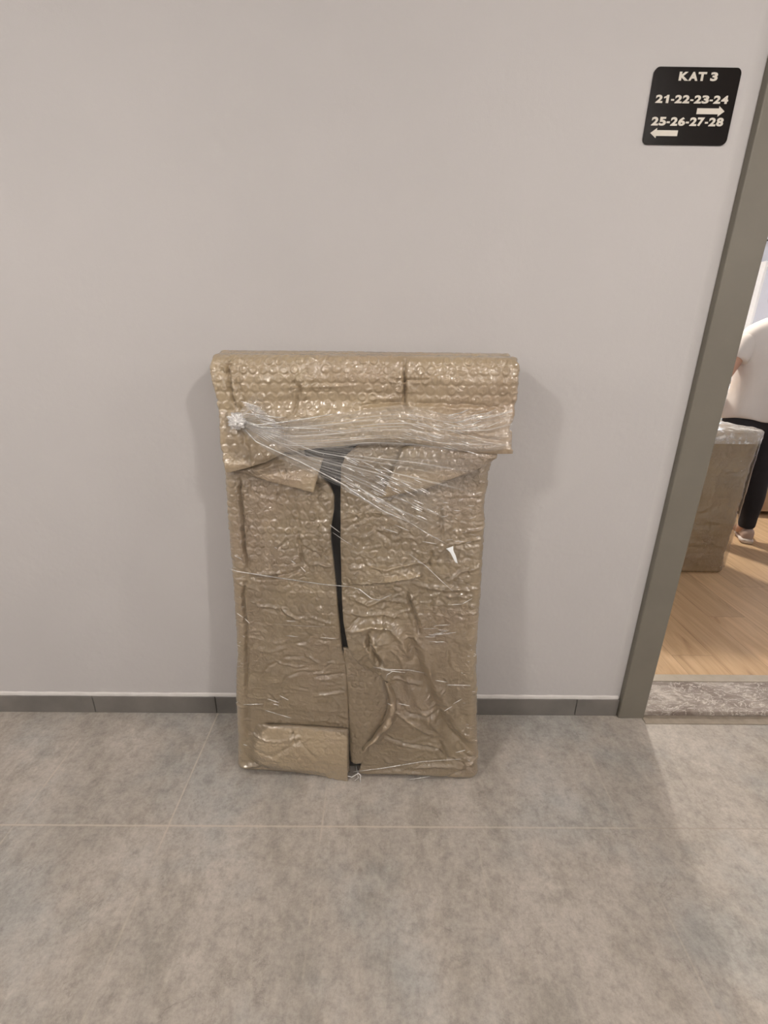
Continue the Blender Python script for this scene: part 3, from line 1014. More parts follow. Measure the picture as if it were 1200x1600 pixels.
# ------ the cuff: the wrap rolled over the top and hanging down in front
CUFF_L = [(335, 541), (334, 560), (334, 585), (339, 600), (343, 620), (345, 650), (348, 690), (352, 715), (354, 738)]
CUFF_R = [(803, 552), (805, 570), (805, 600), (802, 625), (799, 650), (792, 668), (794, 690), (797, 706), (797, 712)]
HEM = [(354, 738), (380, 731), (410, 722), (430, 712), (441, 706), (470, 703), (500, 699), (530, 697), (560, 693), (600, 690), (640, 692), (680, 698), (720, 705), (760, 709), (797, 709)]
hemf = curve_u(HEM, 0.03)
clf, crf = curve_x(CUFF_L, 0.03), curve_x(CUFF_R, 0.03)
UT = 1.322
prof = [(0.0, 0.026), (0.03, 0.036), (0.12, 0.034), (0.30, 0.034), (0.44, 0.030), (0.50, 0.029), (0.56, 0.036), (0.70, 0.048), (0.85, 0.046), (0.93, 0.036), (0.975, 0.018), (1.0, -0.010)]
nv1, nv2, nc = 150, 34, 300
tv = np.linspace(0, 1, nv1)
pn = np.interp(tv, [p[0] for p in prof], [p[1] for p in prof])
for _ in range(3): pn = np.convolve(np.concatenate([[pn[0]] * 2, pn, [pn[-1]] * 2]), np.ones(5) / 5, 'valid')
sc = np.linspace(0, 1, nc)
xl0, xr0 = clf(UT), crf(UT)
hx = xl0 + (xr0 - xl0) * sc
hem = hemf(hx)
rowsP, rowsE = [], []
Uc = hem[None] * (1 - tv[:, None]) + (UT - 0.0) * tv[:, None]
# vertical easing near the top: circular roll over
topk = np.clip((tv - 0.86) / 0.14, 0, 1)
Uc = Uc - (0.012 * topk ** 3)[:, None]
xl, xr = clf(Uc), crf(Uc)
Xc = xl + (xr - xl) * sc[None]
Nc = np.repeat(pn[:, None], nc, 1)
# top going back
tb = np.linspace(0, 1, nv2 + 1)[1:]
Ub = np.repeat((UT - 0.012 + 0.012 * np.sin(np.clip(tb * 3, 0, 1) * math.pi / 2) - 0.02 * sstep(0.8, 1, tb))[:, None], nc, 1)
Nb = np.repeat((-0.010 - (TT + 0.006) * tb)[:, None], nc, 1)
Xb = np.repeat(Xc[-1:], nv2, 0)
Xa, Ua, Na = np.concatenate([Xc, Xb]), np.concatenate([Uc, Ub]), np.concatenate([Nc, Nb])
EU = np.concatenate([Uc, UT + np.repeat((tb * TT)[:, None], nc, 1)])
bw = bubbles(Xa + 0.006 * fbm(Xa * 12, EU * 12, 61, 2), EU + 0.01 * fbm(Xa * 4, EU * 2, 62, 2), amp=0.0035, sp=0.0262, r0=0.0120)
upz = sstep(L(500, 640, 0.03)[1], L(500, 615, 0.03)[1], EU)
hc = bw * (0.45 + 0.55 * upz) + 0.005 * fbm(Xa * 9, EU * 9, 63, 3) + 0.0022 * (ridged(Xa * 30, EU * 22, 64, 3) - 0.3) + 0.0012 * (ridged(Xa * 80, EU * 60, 65, 2) - 0.3)
hc += 0.0036 * (ridged(Xa * 62, EU * 24, 66, 2) - 0.4) * (0.4 + 0.6 * upz)
hc += crease_field(Xa, EU, CUFF_CREASES, 0.03) + pucker_field(Xa, EU, PUCKERS, 0.03)
front = np.concatenate([np.ones(nv1), np.linspace(1, 0, nv2)])[:, None]
dN = front
Nn = Na + hc * dN
Ud = Ua + hc * (1 - front) * 0.6
# outward curl of the hem tip at right
Fr = W(Xa, Ud, Nn)
# inside of the hem (thickness)
ins = []
for k, (dn, du) in enumerate(((-0.008, -0.001), (-0.018, 0.006), (-0.024, 0.03), (-0.026, 0.06))):
    ins.append(W(Xa[0], Ud[0] + du, Nn[0] + dn))
Fr = np.concatenate([np.array(ins[::-1]), Fr])
Xe = np.concatenate([np.repeat(Xa[:1], 4, 0), Xa])
# end caps, turned in towards the board
cu = np.concatenate([np.minimum(Ud[:1].repeat(4, 0), 1.27), np.minimum(Ud, 1.27)])
ctr_n = -0.065


def cap(cidx, sgn):
    cols = []
    edge = Fr[:, cidx]
    ctr = W(Xe[:, cidx], cu[:, cidx], np.full(Xe.shape[0], ctr_n))
    wr = 0.004 * fbm(np.arange(len(edge)) * 0.15, np.arange(len(edge)) * 0 + sgn, 88, 3)
    for k, (t, out) in enumerate(((0.04, 0.005), (0.12, 0.009), (0.22, 0.010), (0.4, 0.009), (0.6, 0.006), (0.8, 0.003), (1.0, -0.012))):
        cols.append(edge * (1 - t) + ctr * t + (sgn * (out + wr * (t < 0.9)))[:, None] * PX)
    return cols


lc = cap(0, -1.0)
rc = cap(nc - 1, 1.0)
Fr = np.concatenate([np.stack(lc[::-1], 1), Fr, np.stack(rc, 1)], 1)
cuff = link('top_cuff', grid_mesh('top_cuff', Fr), M['wrap_pale'], parcel, True)
tag(cuff, 'rolled top of the bubble wrap with raised bubbles')

# tabs hanging out under the cuff
sheet('folded_tab', [(360, 736), (400, 722), (435, 708), (470, 712), (505, 716)], [(362, 737), (395, 746), (430, 755), (462, 762), (491, 769)],
      lambda s, v: 0.022 + 0.012 * v * s + 0.006 * np.sin(math.pi * v) - 0.010 * (1 - s), 
      lambda x, u: soft_h(171, 0.0003, 0.0035, 30, 30)(x, u) + crease_field(x, u, [([(395, 738), (420, 730), (445, 722)], 0.006, 0.005, 'r'), ([(448, 715), (446, 750)], 0.004, 0.003, 'v')], 0.02),
      M['wrap'], 0.005, 120, 60, 0.02, label='tab of wrap under the left end of the cuff')
sheet('folded_tab', [(778, 700), (740, 696), (700, 692), (660, 690), (628, 700)], [(776, 716), (740, 737), (700, 750), (660, 764), (596, 777)],
      lambda s, v: 0.016 + 0.020 * v * (0.3 + 0.7 * s) + 0.006 * np.sin(math.pi * v), soft_h(191, 0.0012, 0.003, 26, 26), M['wrap'], 0.005, 130, 70, 0.02,
      label='tab of wrap under the right end of the cuff')

# ------ stretch film
M['film_soft'] = mat_film('clear_stretch_film', 0.004, 0.015, (1.4, 5.0, 1), 0.006, 6, 0.12, 0.005)
M['film_band'] = mat_film('gathered_stretch_film', 0.08, 0.42, (0.45, 9.0, 1), 0.003, 3, 0.12, 0.04)
M['film_fan'] = mat_film('pulled_stretch_film', 0.05, 0.42, (0.40, 10.0, 1), 0.003, 3, 0.12, 0.04, True)
M['film_cord'] = mat_film('film_cord_and_glint', 0.80, 0.25, (3, 3, 1), 0.0006, 10, 0.14, 0.45)  # white haze puts the highlights into the colour of cords and glint strands


def film_mesh(name, A, B, nfun, hfun, mat, nu, nv, n0=0.03, label=None, par=None):
    qa, qb = smooth_poly(LP(A, n0), nu), smooth_poly(LP(B, n0), nu)
    v = np.linspace(0, 1, nv)[:, None]
    x = qa[None, :, 0] * (1 - v) + qb[None, :, 0] * v
    u = qa[None, :, 1] * (1 - v) + qb[None, :, 1] * v
    s = np.repeat(np.linspace(0, 1, nu)[None], nv, 0)
    V = np.repeat(v, nu, 1)
    n_ = nfun(s, V, x, u) + hfun(s, V, x, u)
    me = grid_mesh(name, W(x, u, n_))
    uvl = me.uv_layers.new(name='UVMap')
    li = np.zeros(len(me.loops), dtype=np.int32)
    me.loops.foreach_get('vertex_index', li)
    uv = np.stack([s.reshape(-1)[li], V.reshape(-1)[li]], 1)
    uvl.data.foreach_set('uv', uv.reshape(-1).astype(np.float32))
    o = link(name, me, mat, par or parcel, True)
    if label: o['label'] = label
    return o


def streak(fs, fv, a, seed):
    return lambda s, v, x, u: a * (ridged(s * fs, v * fv + 0.4 * fbm(s * 3, v * 3, seed, 2), seed, 3) - 0.3)


film_mesh('stretch_film', [(349, 640), (352, 740), (356, 860), (364, 960), (366, 1100), (370, 1205)], [(798, 690), (772, 740), (758, 860), (752, 960), (748, 1100), (747, 1215)],
          lambda s, v, x, u: 0.016 + 0.028 * sstep(L(500, 760)[1], L(500, 700)[1], u) + 0.014 * np.exp(-(((x - L(600, 1040)[0]) / 0.14) ** 2 + ((u - L(600, 1040)[1]) / 0.14) ** 2)) - 0.022 * (np.exp(-v / 0.02) + np.exp(-(1 - v) / 0.02)),
          lambda s, v, x, u: 0.0022 * (ridged((x * 5 + u * 1.5), u * 26 + x * 7, 5, 3) - 0.3) + 0.004 * fbm(x * 6, u * 8, 6, 3),
          M['film_soft'], 300, 200, 0.01, 'clear film wound over the front')
film_mesh('film_band', [(372, 654), (410, 664), (450, 655), (520, 646), (580, 638), (636, 632), (700, 648), (760, 646), (799, 634)],
          [(372, 662), (410, 680), (450, 700), (520, 700), (580, 694), (640, 696), (700, 704), (760, 706), (796, 700)],
          lambda s, v, x, u: 0.050 + 0.010 * np.sin(math.pi * v) + 0 * s, streak(2.2, 11, 0.006, 41), M['film_band'], 260, 110, 0.04, 'cloudy film pulled across the cuff')
film_mesh('film_fan', [(372, 652), (430, 668), (500, 694), (580, 700), (660, 700), (740, 708), (792, 708)],
          [(372, 666), (420, 704), (480, 736), (540, 764), (600, 806), (650, 834), (702, 866)],
          lambda s, v, x, u: 0.050 - 0.026 * sstep(0.2, 0.9, v) * sstep(0.1, 0.8, s), streak(1.8, 12, 0.006, 43), M['film_fan'], 260, 130, 0.035, 'cloudy film pulled diagonally down to the right')
film_mesh('film_fan', [(366, 654), (378, 640), (392, 622), (402, 610)], [(372, 664), (392, 662), (418, 660), (448, 662)],
          lambda s, v, x, u: 0.052 + 0 * s, streak(1.5, 6, 0.004, 45), M['film_fan'], 60, 60, 0.045, 'small fan of film above the knot')

film_root = parcel


def surf_n(px, py):
    """rough height of the film at a photo point"""
    return 0.056 if py < 708 else (0.046 if py < 790 else 0.024)


def strand_mesh(name, items, mat, label=None, nmul=1.0, kind=None):
    bm = bmesh.new()
    uvl = bm.loops.layers.uv.new('UVMap')
    for it in items:
        pts, w = it[0], it[1]
        n0 = it[2] if len(it) > 2 else None
        q = []
        for (a, b_) in pts:
            nn = surf_n(a, b_) if n0 is None else n0
            x, u = L(a, b_, nn)
            q.append((x, u, nn))
        q = np.array(q)
        if len(q) == 2: q = np.array([q[0] * (1 - t) + q[1] * t for t in (0, 0.2, 0.4, 0.6, 0.8, 1.0)])
        m_ = len(q)
        P3 = [tuple(a * PX + b_ * PU + c * PN) for a, b_, c in q]
        rad = [w * max(0.12, math.sin(math.pi * (0.06 + 0.88 * i / (m_ - 1))) ** 0.6) * rs.uniform(0.75, 1.2) for i in range(m_)]
        add_tube(bm, P3, rad, 6, 0.6)
    for f in bm.faces:
        for l in f.loops: l[uvl].uv = (l.vert.co.x * 3, l.vert.co.z * 3)
    o = from_bm(name, bm, mat, parcel, True)
    if label: o['label'] = label
    if kind: o['kind'] = kind
    return o


cords = [
    ([(358, 889), (372, 893), (398, 897), (430, 902), (470, 908), (505, 913), (528, 915), (548, 917)], 0.0022, 0.014),
    ([(548, 917), (562, 921), (580, 935), (592, 938), (612, 929)], 0.0016, 0.016),
    ([(376, 664), (400, 690), (425, 702), (470, 722), (505, 740), (535, 756), (570, 780), (602, 800), (640, 816)], 0.0024, 0.050),
    ([(640, 816), (665, 832), (700, 851)], 0.0012, 0.030),
    ([(374, 656), (400, 664), (440, 660), (480, 654), (520, 647)], 0.0030, 0.058),
    ([(374, 658), (410, 668), (450, 668), (500, 670), (540, 676)], 0.0024, 0.058),
    ([(373, 654), (385, 646), (402, 648), (430, 652), (447, 652)], 0.0020, 0.058),
    ([(640, 866), (665, 884), (690, 908), (708, 924)], 0.0012, 0.020),
    ([(520, 832), (540, 846), (560, 858)], 0.0008, 0.020),
    ([(583, 1042), (605, 1046), (640, 1047), (665, 1052)], 0.0016, 0.034),
    ([(595, 1046), (615, 1049), (634, 1051)], 0.0014, 0.036),
    ([(602, 1062), (605, 1054), (616, 1048)], 0.0014, 0.034),
    ([(552, 1206), (600, 1200), (660, 1190), (720, 1186)], 0.0014, 0.018),
    ([(540, 1212), (550, 1214), (560, 1208), (566, 1214)], 0.0024, 0.016),
    ([(563, 1210), (563, 1228)], 0.0020, 0.016),
    ([(556, 1196), (560, 1215), (552, 1222)], 0.0022, 0.014),
    ([(430, 975), (470, 978), (520, 980)], 0.0006, 0.016),
    ([(350, 640), (356, 660), (352, 690)], 0.0012, 0.020),
]
for c_ in cords: strand_mesh('film_cord', [c_], M['film_cord'])
# highlights on the pulled film's wrinkles, modelled as narrow white strands
glints = []
for _ in range(64):                                       # diagonal fan
    x = rs.uniform(530, 668); y = 712 + (x - 530) * 0.36 + rs.uniform(-8, 52)
    ln = rs.uniform(6, 22); sl = 0.50 + rs.uniform(-0.06, 0.06)
    glints.append(([(x, y), (x + ln, y + ln * sl)], rs.uniform(0.0010, 0.0027), 0.047))
for _ in range(34):
    x = rs.uniform(600, 740); y = 652 + (x - 640) * 0.18 + rs.uniform(-4, 40)
    ln = rs.uniform(8, 26); sl = 0.30 + rs.uniform(-0.06, 0.06)
    glints.append(([(x, y), (x + ln, y + ln * sl)], rs.uniform(0.0008, 0.0019), 0.060))
for _ in range(18):
    x = rs.uniform(690, 745); y = rs.uniform(645, 672)
    ln = rs.uniform(16, 42)
    glints.append(([(x, y), (x + ln * 0.6, y - ln * 0.10), (x + ln, y - ln * 0.28)], rs.uniform(0.0008, 0.0019), 0.060))
for k in range(11):                                        # above the knot
    glints.append(([(376 + 3 * k, 627 + 3.2 * k), (405 + 4 * k, 636 + 3.4 * k)], rs.uniform(0.0010, 0.0027), 0.056))
for k in range(9):                                        # below right of the knot
    glints.append(([(398 + 2.5 * k, 676 - 1.0 * k), (420 + 3 * k, 690 - 1.8 * k)], rs.uniform(0.0008, 0.0018), 0.056))
for _ in range(12):
    x = rs.uniform(660, 700); y = rs.uniform(975, 1004)
    glints.append(([(x, y), (x + rs.uniform(8, 30), y + rs.uniform(-2, 2))], rs.uniform(0.0007, 0.0015), 0.024))
for _ in range(22):
    x = rs.uniform(672, 745); y = rs.uniform(770, 850)
    glints.append(([(x, y), (x + rs.uniform(4, 12), y + rs.uniform(-3, 3))], rs.uniform(0.0006, 0.0012), 0.026))
for a, b_, c, d in [(380, 1101, 411, 1100), (415, 1110, 455, 1122), (437, 1087, 451, 1094), (418, 1092, 436, 1098), (427, 1100, 436, 1102), (447, 970, 462, 971),
                    (446, 993, 466, 995), (500, 996, 525, 998), (429, 855, 433, 857), (455, 876, 462, 881), (470, 886, 478, 894), (366, 868, 378, 874),
                    (370, 958, 380, 965), (382, 966, 390, 974), (652, 877, 659, 881), (622, 1099, 640, 1103), (604, 1098, 616, 1104), (700, 945, 722, 944),
                    (722, 944, 738, 935), (617, 820, 640, 830), (600, 826, 622, 833), (660, 846, 682, 850), (515, 820, 531, 832), (680, 1063, 700, 1066), (697, 1070, 735, 1071),
                    (694, 1111, 706, 1104), (708, 1100, 722, 1092), (712, 1176, 727, 1172), (640, 1218, 672, 1213), (445, 1152, 440, 1157), (380, 1163, 386, 1165)]:
    glints.append(([(a, b_), (c, d)], 0.0014, 0.022))
for _ in range(46):                                       # small glint strands along both edges
    if rs.random() < 0.6: x, y = rs.uniform(716, 744), rs.uniform(880, 1190)
    else: x, y = rs.uniform(362, 384), rs.uniform(760, 1180)
    glints.append(([(x, y), (x + rs.uniform(2, 6), y + rs.uniform(-3, 3))], rs.uniform(0.0004, 0.0009), 0.014))
glints.sort(key=lambda f: -f[1] * math.dist(f[0][0], f[0][-1]))
for f_ in glints[:100]: strand_mesh('film_glint', [f_], M['film_cord'])
strand_mesh('film_glint', glints[100:], M['film_cord'], None, 1.0, 'stuff')

# knot of gathered film
kx, ku = L(370, 658, 0.06)
bm = bmesh.new()
bmesh.ops.create_icosphere(bm, subdivisions=4, radius=0.02)
for v in bm.verts:
    p = v.co.normalized()
    f = 1 + 0.28 * math.sin(p.x * 9 + 2 * math.sin(p.z * 7)) * math.cos(p.z * 8) + 0.12 * math.sin(17 * p.x + 13 * p.y)
    v.co = p * 0.0205 * f
    v.co.y *= 0.6
    v.co += Vector(tuple(kx * PX + ku * PU + 0.060 * PN))
uvk = bm.loops.layers.uv.new('UVMap')
for f in bm.faces:
    for l in f.loops: l[uvk].uv = (l.vert.co.x * 12, l.vert.co.z * 12)
tag(from_bm('film_knot', bm, M['film_cord'], parcel, True), 'bunched knot of film near the upper left edge')
# white torn bit of film
sheet('torn_film', [(697, 857), (703, 862), (706, 868), (711, 878)], [(708, 853), (708, 860), (712, 868), (715, 880)], lambda s, v: 0.027 + 0.002 * np.sin(3 * s), lambda x, u: 0 * x, M['tape_tear'], 0.0012, 16, 8, 0.024, 0.0005,
      label='small white torn bit of film')

# ------------------------------------------------------------------ sign
sc_ = [on_wall(*p) for p in ((1022, 104), (1158, 108), (1133, 229), (1003, 226))]
sx0, sx1, sz0, sz1 = 0.642, 0.851, 1.803, 1.956
SC = ((sx0 + sx1) / 2, WD - 0.0, (sz0 + sz1) / 2)
sign = empty('floor_sign', SC)
tag(sign, 'black wall sign with cream floor number, room numbers and arrows beside the door frame', 'sign')


def rrect(x0, x1, z0, z1, r, n=8):
    pts = []
    for cx, cz, a0 in ((x1 - r, z1 - r, 0), (x0 + r, z1 - r, 90), (x0 + r, z0 + r, 180), (x1 - r, z0 + r, 270)):
        for k in range(n + 1):
            a = math.radians(a0 + 90 * k / n)
            pts.append((cx + r * math.cos(a), cz + r * math.sin(a)))
    return pts


def extrude_poly(bm, pts, y0, y1):
    f = [bm.verts.new((x, y0, z)) for x, z in pts]
    b_ = [bm.verts.new((x, y1, z)) for x, z in pts]
    bm.faces.new(f)
    bm.faces.new(b_[::-1])
    for i in range(len(pts)):
        j = (i + 1) % len(pts)
        bm.faces.new((f[i], b_[i], b_[j], f[j]))


bm = bmesh.new()
extrude_poly(bm, rrect(sx0 - SC[0], sx1 - SC[0], sz0 - SC[2], sz1 - SC[2], 0.013), -0.004, 0.0)
from_bm('sign_plate', bm, M['sign'], sign)


def glyph(ch):
    """outline mesh data of one heavy character in a unit cell"""
    if ch == '-':
        pts = [(0.12, 0.30), (0.88, 0.30), (0.88, 0.50), (0.12, 0.50)]
    elif ch == '1':
        pts = [(0.42, 0.0), (0.76, 0.0), (0.76, 1.0), (0.48, 1.0), (0.40, 0.87), (0.12, 0.76), (0.12, 0.56), (0.42, 0.66)]
    else:
        cu = bpy.data.curves.new('lettering', 'FONT')
        cu.body = ch
        cu.size = 1.0
        cu.offset = 0.045
        cu.resolution_u = 5
        cu.fill_mode = 'FRONT'
        t = bpy.data.objects.new('lettering_curve', cu)
        col.objects.link(t)
        dg = bpy.context.evaluated_depsgraph_get()
        me = bpy.data.meshes.new_from_object(t.evaluated_get(dg))
        bpy.data.objects.remove(t)
        co = np.array([v.co[:] for v in me.vertices])
        mn, mx = co.min(0), co.max(0)
        w0, w1 = {'K': (0.0, 1.0), 'A': (0.0, 1.0), 'T': (0.0, 1.0)}.get(ch, (0.04, 0.96))
        P_ = [(w0 + (w1 - w0) * (p[0] - mn[0]) / (mx[0] - mn[0]), (p[1] - mn[1]) / (mx[1] - mn[1])) for p in co]
        return P_, [tuple(f.vertices) for f in me.polygons]
    return pts, [tuple(range(len(pts)))]


def letters(text, xa, xb, za, zb):
    wd = {'-': 0.36, ' ': 0.34, 'K': 0.84, 'A': 0.80, 'T': 0.72}
    tot = sum(wd.get(c, 0.667) for c in text)
    bm = bmesh.new()
    x = 0.0
    for c in text:
        w = wd.get(c, 0.667)
        if c != ' ':
            P_, F_ = glyph(c)
            vs = [bm.verts.new((xa + (x + w * p[0]) / tot * (xb - xa) - SC[0], -0.0048, za + p[1] * (zb - za) - SC[2])) for p in P_]
            for f in F_:
                try: bm.faces.new([vs[i] for i in f])
                except ValueError: pass
        x += w
    bmesh.ops.recalc_face_normals(bm, faces=bm.faces)
    r_ = bmesh.ops.extrude_face_region(bm, geom=list(bm.faces))
    bmesh.ops.translate(bm, verts=[g for g in r_['geom'] if isinstance(g, bmesh.types.BMVert)], vec=(0, 0.0007, 0))
    return from_bm('lettering', bm, M['letter'], sign)


def zx(px, py):
    p = on_wall(980 + px / 5.4545, 80 + py / 5.4545, WD - 0.004)
    return p[0], p[2]


def tline(text, l, r, t, b_):
    """l, r, t, b_ = (px, py) points in the sign close-up"""
    xa, xb = zx(*l)[0], zx(*r)[0]
    zt, zb = zx(*t)[1], zx(*b_)[1]
    letters(text, xa, xb, zb, zt)


tline('KAT 3', (440, 225), (772, 225), (600, 178), (600, 254))
tline('21-22-23-24', (240, 405), (862, 420), (550, 376), (550, 446))
tline('25-26-27-28', (205, 595), (820, 610), (500, 564), (500, 638))


def arrow(p_tail, p_tip, hw, sw, hl):
    (xa, za), (xb, zb) = zx(*p_tail), zx(*p_tip)
    z = (za + zb) / 2 - SC[2]
    xa -= SC[0]; xb -= SC[0]
    d = 1 if xb > xa else -1
    pts = [(xa, z - sw), (xb - d * hl, z - sw), (xb - d * hl, z - hw), (xb, z), (xb - d * hl, z + hw), (xb - d * hl, z + sw), (xa, z + sw)]
    bm = bmesh.new()
    extrude_poly(bm, pts, -0.0048, -0.0042)
    from_bm('arrow', bm, M['letter'], sign)


arrow((592, 512), (828, 515), 0.0105, 0.0058, 0.015)
arrow((428, 700), (196, 698), 0.0105, 0.0058, 0.015)

# ------------------------------------------------------------------ things in the room
# wrapped box
bxx0, bxx1, bxy0, bxy1, bh = 1.45, 2.118, 2.576, 2.99, 0.872
wb = empty('wrapped_box', ((bxx0 + bxx1) / 2, (bxy0 + bxy1) / 2, 0.004))
tag(wb, 'waist-high box in brown bubble wrap and film standing on the oak floor beyond the doorway', 'box')
cx, cyy = (bxx0 + bxx1) / 2, (bxy0 + bxy1) / 2
per = []
r = 0.03
hxw, hyw = (bxx1 - bxx0) / 2, (bxy1 - bxy0) / 2
for sx, sy_, a0 in ((1, -1, -90), (1, 1, 0), (-1, 1, 90), (-1, -1, 180)):
    for k in range(7):
        a = math.radians(a0 + 15 * k)
        per.append((sx * (hxw - r) + r * math.cos(a), sy_ * (hyw - r) + r * math.sin(a), math.cos(a), math.sin(a)))
dense = []
for i in range(len(per)):
    a, b_ = np.array(per[i]), np.array(per[(i + 1) % len(per)])
    k = max(1, int(np.hypot(*(b_ - a)[:2]) / 0.008))
    for t in range(k): dense.append(a * (1 - t / k) + b_ * (t / k))
dense = np.array(dense)
uu = np.concatenate([0.02 * (1 - np.cos(np.linspace(0, 1.57, 5))), np.arange(0.028, bh - 0.03, 0.008), bh - 0.03 * (1 - np.sin(np.linspace(0, 1.57, 6)))])
ee = np.concatenate([0.02 * (1 - np.sin(np.linspace(0, 1.57, 5))), np.zeros(len(np.arange(0.028, bh - 0.03, 0.008))), 0.03 * (1 - np.cos(np.linspace(0, 1.57, 6)))])
arc = np.arange(len(dense)) * 0.008
A2, U2_ = np.meshgrid(arc, uu)
hh = bubbles(A2, U2_, amp=0.003) + 0.010 * fbm(A2 * 5, U2_ * 6, 201, 3) + 0.007 * (ridged(A2 * 9, U2_ * 13, 203, 3) - 0.3) + 0.010 * sstep(0.6, 0.85, U2_) - 0.006
hh -= ee[:, None]
Pb = np.stack([dense[None, :, 0] + dense[None, :, 2] * hh, dense[None, :, 1] + dense[None, :, 3] * hh, U2_], -1)
tops = []
for t in (0.1, 0.25, 0.45, 0.7, 1.0):
    rr_ = Pb[-1] * (1 - t)
    zz = bh + 0.012 * fbm(rr_[:, 0] * 14, rr_[:, 1] * 14, 207, 3)
    tops.append(np.stack([rr_[:, 0], rr_[:, 1], zz], -1))
bot = Pb[0] * np.array([0.02, 0.02, 0]) + np.array([0, 0, 0.001])
Pb = np.concatenate([bot[None], Pb, np.array(tops)])
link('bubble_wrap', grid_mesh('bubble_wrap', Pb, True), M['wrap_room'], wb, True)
# film over the box
M['film_box'] = mat_film('box_stretch_film', 0.005, 0.02, (8, 2, 1), 0.002, 9, 0.15, -0.01)
M['film_lid'] = mat_film('box_top_film', 0.30, 0.35, (4, 4, 1), 0.003, 9, 0.2, 0.1)


def film_around(name, z0, z1, off, mat, lid=False):
    us = np.linspace(z0, z1, 60)
    A3, U3 = np.meshgrid(arc, us)
    h3 = off + 0.006 * (ridged(A3 * 6, U3 * 16 + A3 * 2, 211, 3) - 0.3)
    Pf = np.stack([dense[None, :, 0] + dense[None, :, 2] * h3, dense[None, :, 1] + dense[None, :, 3] * h3, U3], -1)
    if lid:
        tl = []
        for t in (0.03, 0.1, 0.25, 0.45, 0.7, 1.0):
            rr_ = Pf[-1] * (1 - t)
            tl.append(np.stack([rr_[:, 0], rr_[:, 1], z1 + 0.01 + 0.008 * fbm(rr_[:, 0] * 18, rr_[:, 1] * 18, 217, 3)], -1))
        Pf = np.concatenate([Pf, np.array(tl)])
    me = grid_mesh(name, Pf, True)
    uvl = me.uv_layers.new(name='UVMap')
    co = np.zeros(len(me.vertices) * 3, dtype=np.float32)
    me.vertices.foreach_get('co', co)
    co = co.reshape(-1, 3)
    li = np.zeros(len(me.loops), dtype=np.int32)
    me.loops.foreach_get('vertex_index', li)
    uv = np.stack([co[li, 0] + co[li, 1], co[li, 2] + co[li, 1]], 1)
    uvl.data.foreach_set('uv', uv.reshape(-1).astype(np.float32))
    return link(name, me, mat, wb, True)


film_around('stretch_film', 0.03, bh - 0.06, 0.012, M['film_box'])
film_around('top_film', bh - 0.06, bh + 0.004, 0.014, M['film_lid'], True)

# person ---------------------------------------------------------------
person = empty('person', (2.47, 3.12, 0.004))
tag(person, 'person seen from behind in off-white shirt, black trousers and beige sneakers past the doorway', 'person')


def skin_mesh(name, joints, edges, mat, root, sub=2, parent=person):
    names = list(joints)
    me = bpy.data.meshes.new(name + '_cage')
    me.from_pydata([joints[k][0] for k in names], [(names.index(a), names.index(b_)) for a, b_ in edges], [])
    o = bpy.data.objects.new(name + '_cage', me)
    col.objects.link(o)
    sk = o.modifiers.new('skin', 'SKIN')
    for i, k in enumerate(names):
        sv = me.skin_vertices[0].data[i]
        rr_ = joints[k][1]
        sv.radius = rr_ if isinstance(rr_, tuple) else (rr_, rr_)
        sv.use_root = (k == root)
    sb = o.modifiers.new('sub', 'SUBSURF')
    sb.levels = sub
    sb.render_levels = sub
    dg = bpy.context.evaluated_depsgraph_get()
    dg.update()
    m2 = bpy.data.meshes.new_from_object(o.evaluated_get(dg))
    bpy.data.objects.remove(o)
    m2.name = name
    return link(name, m2, mat, parent, True)


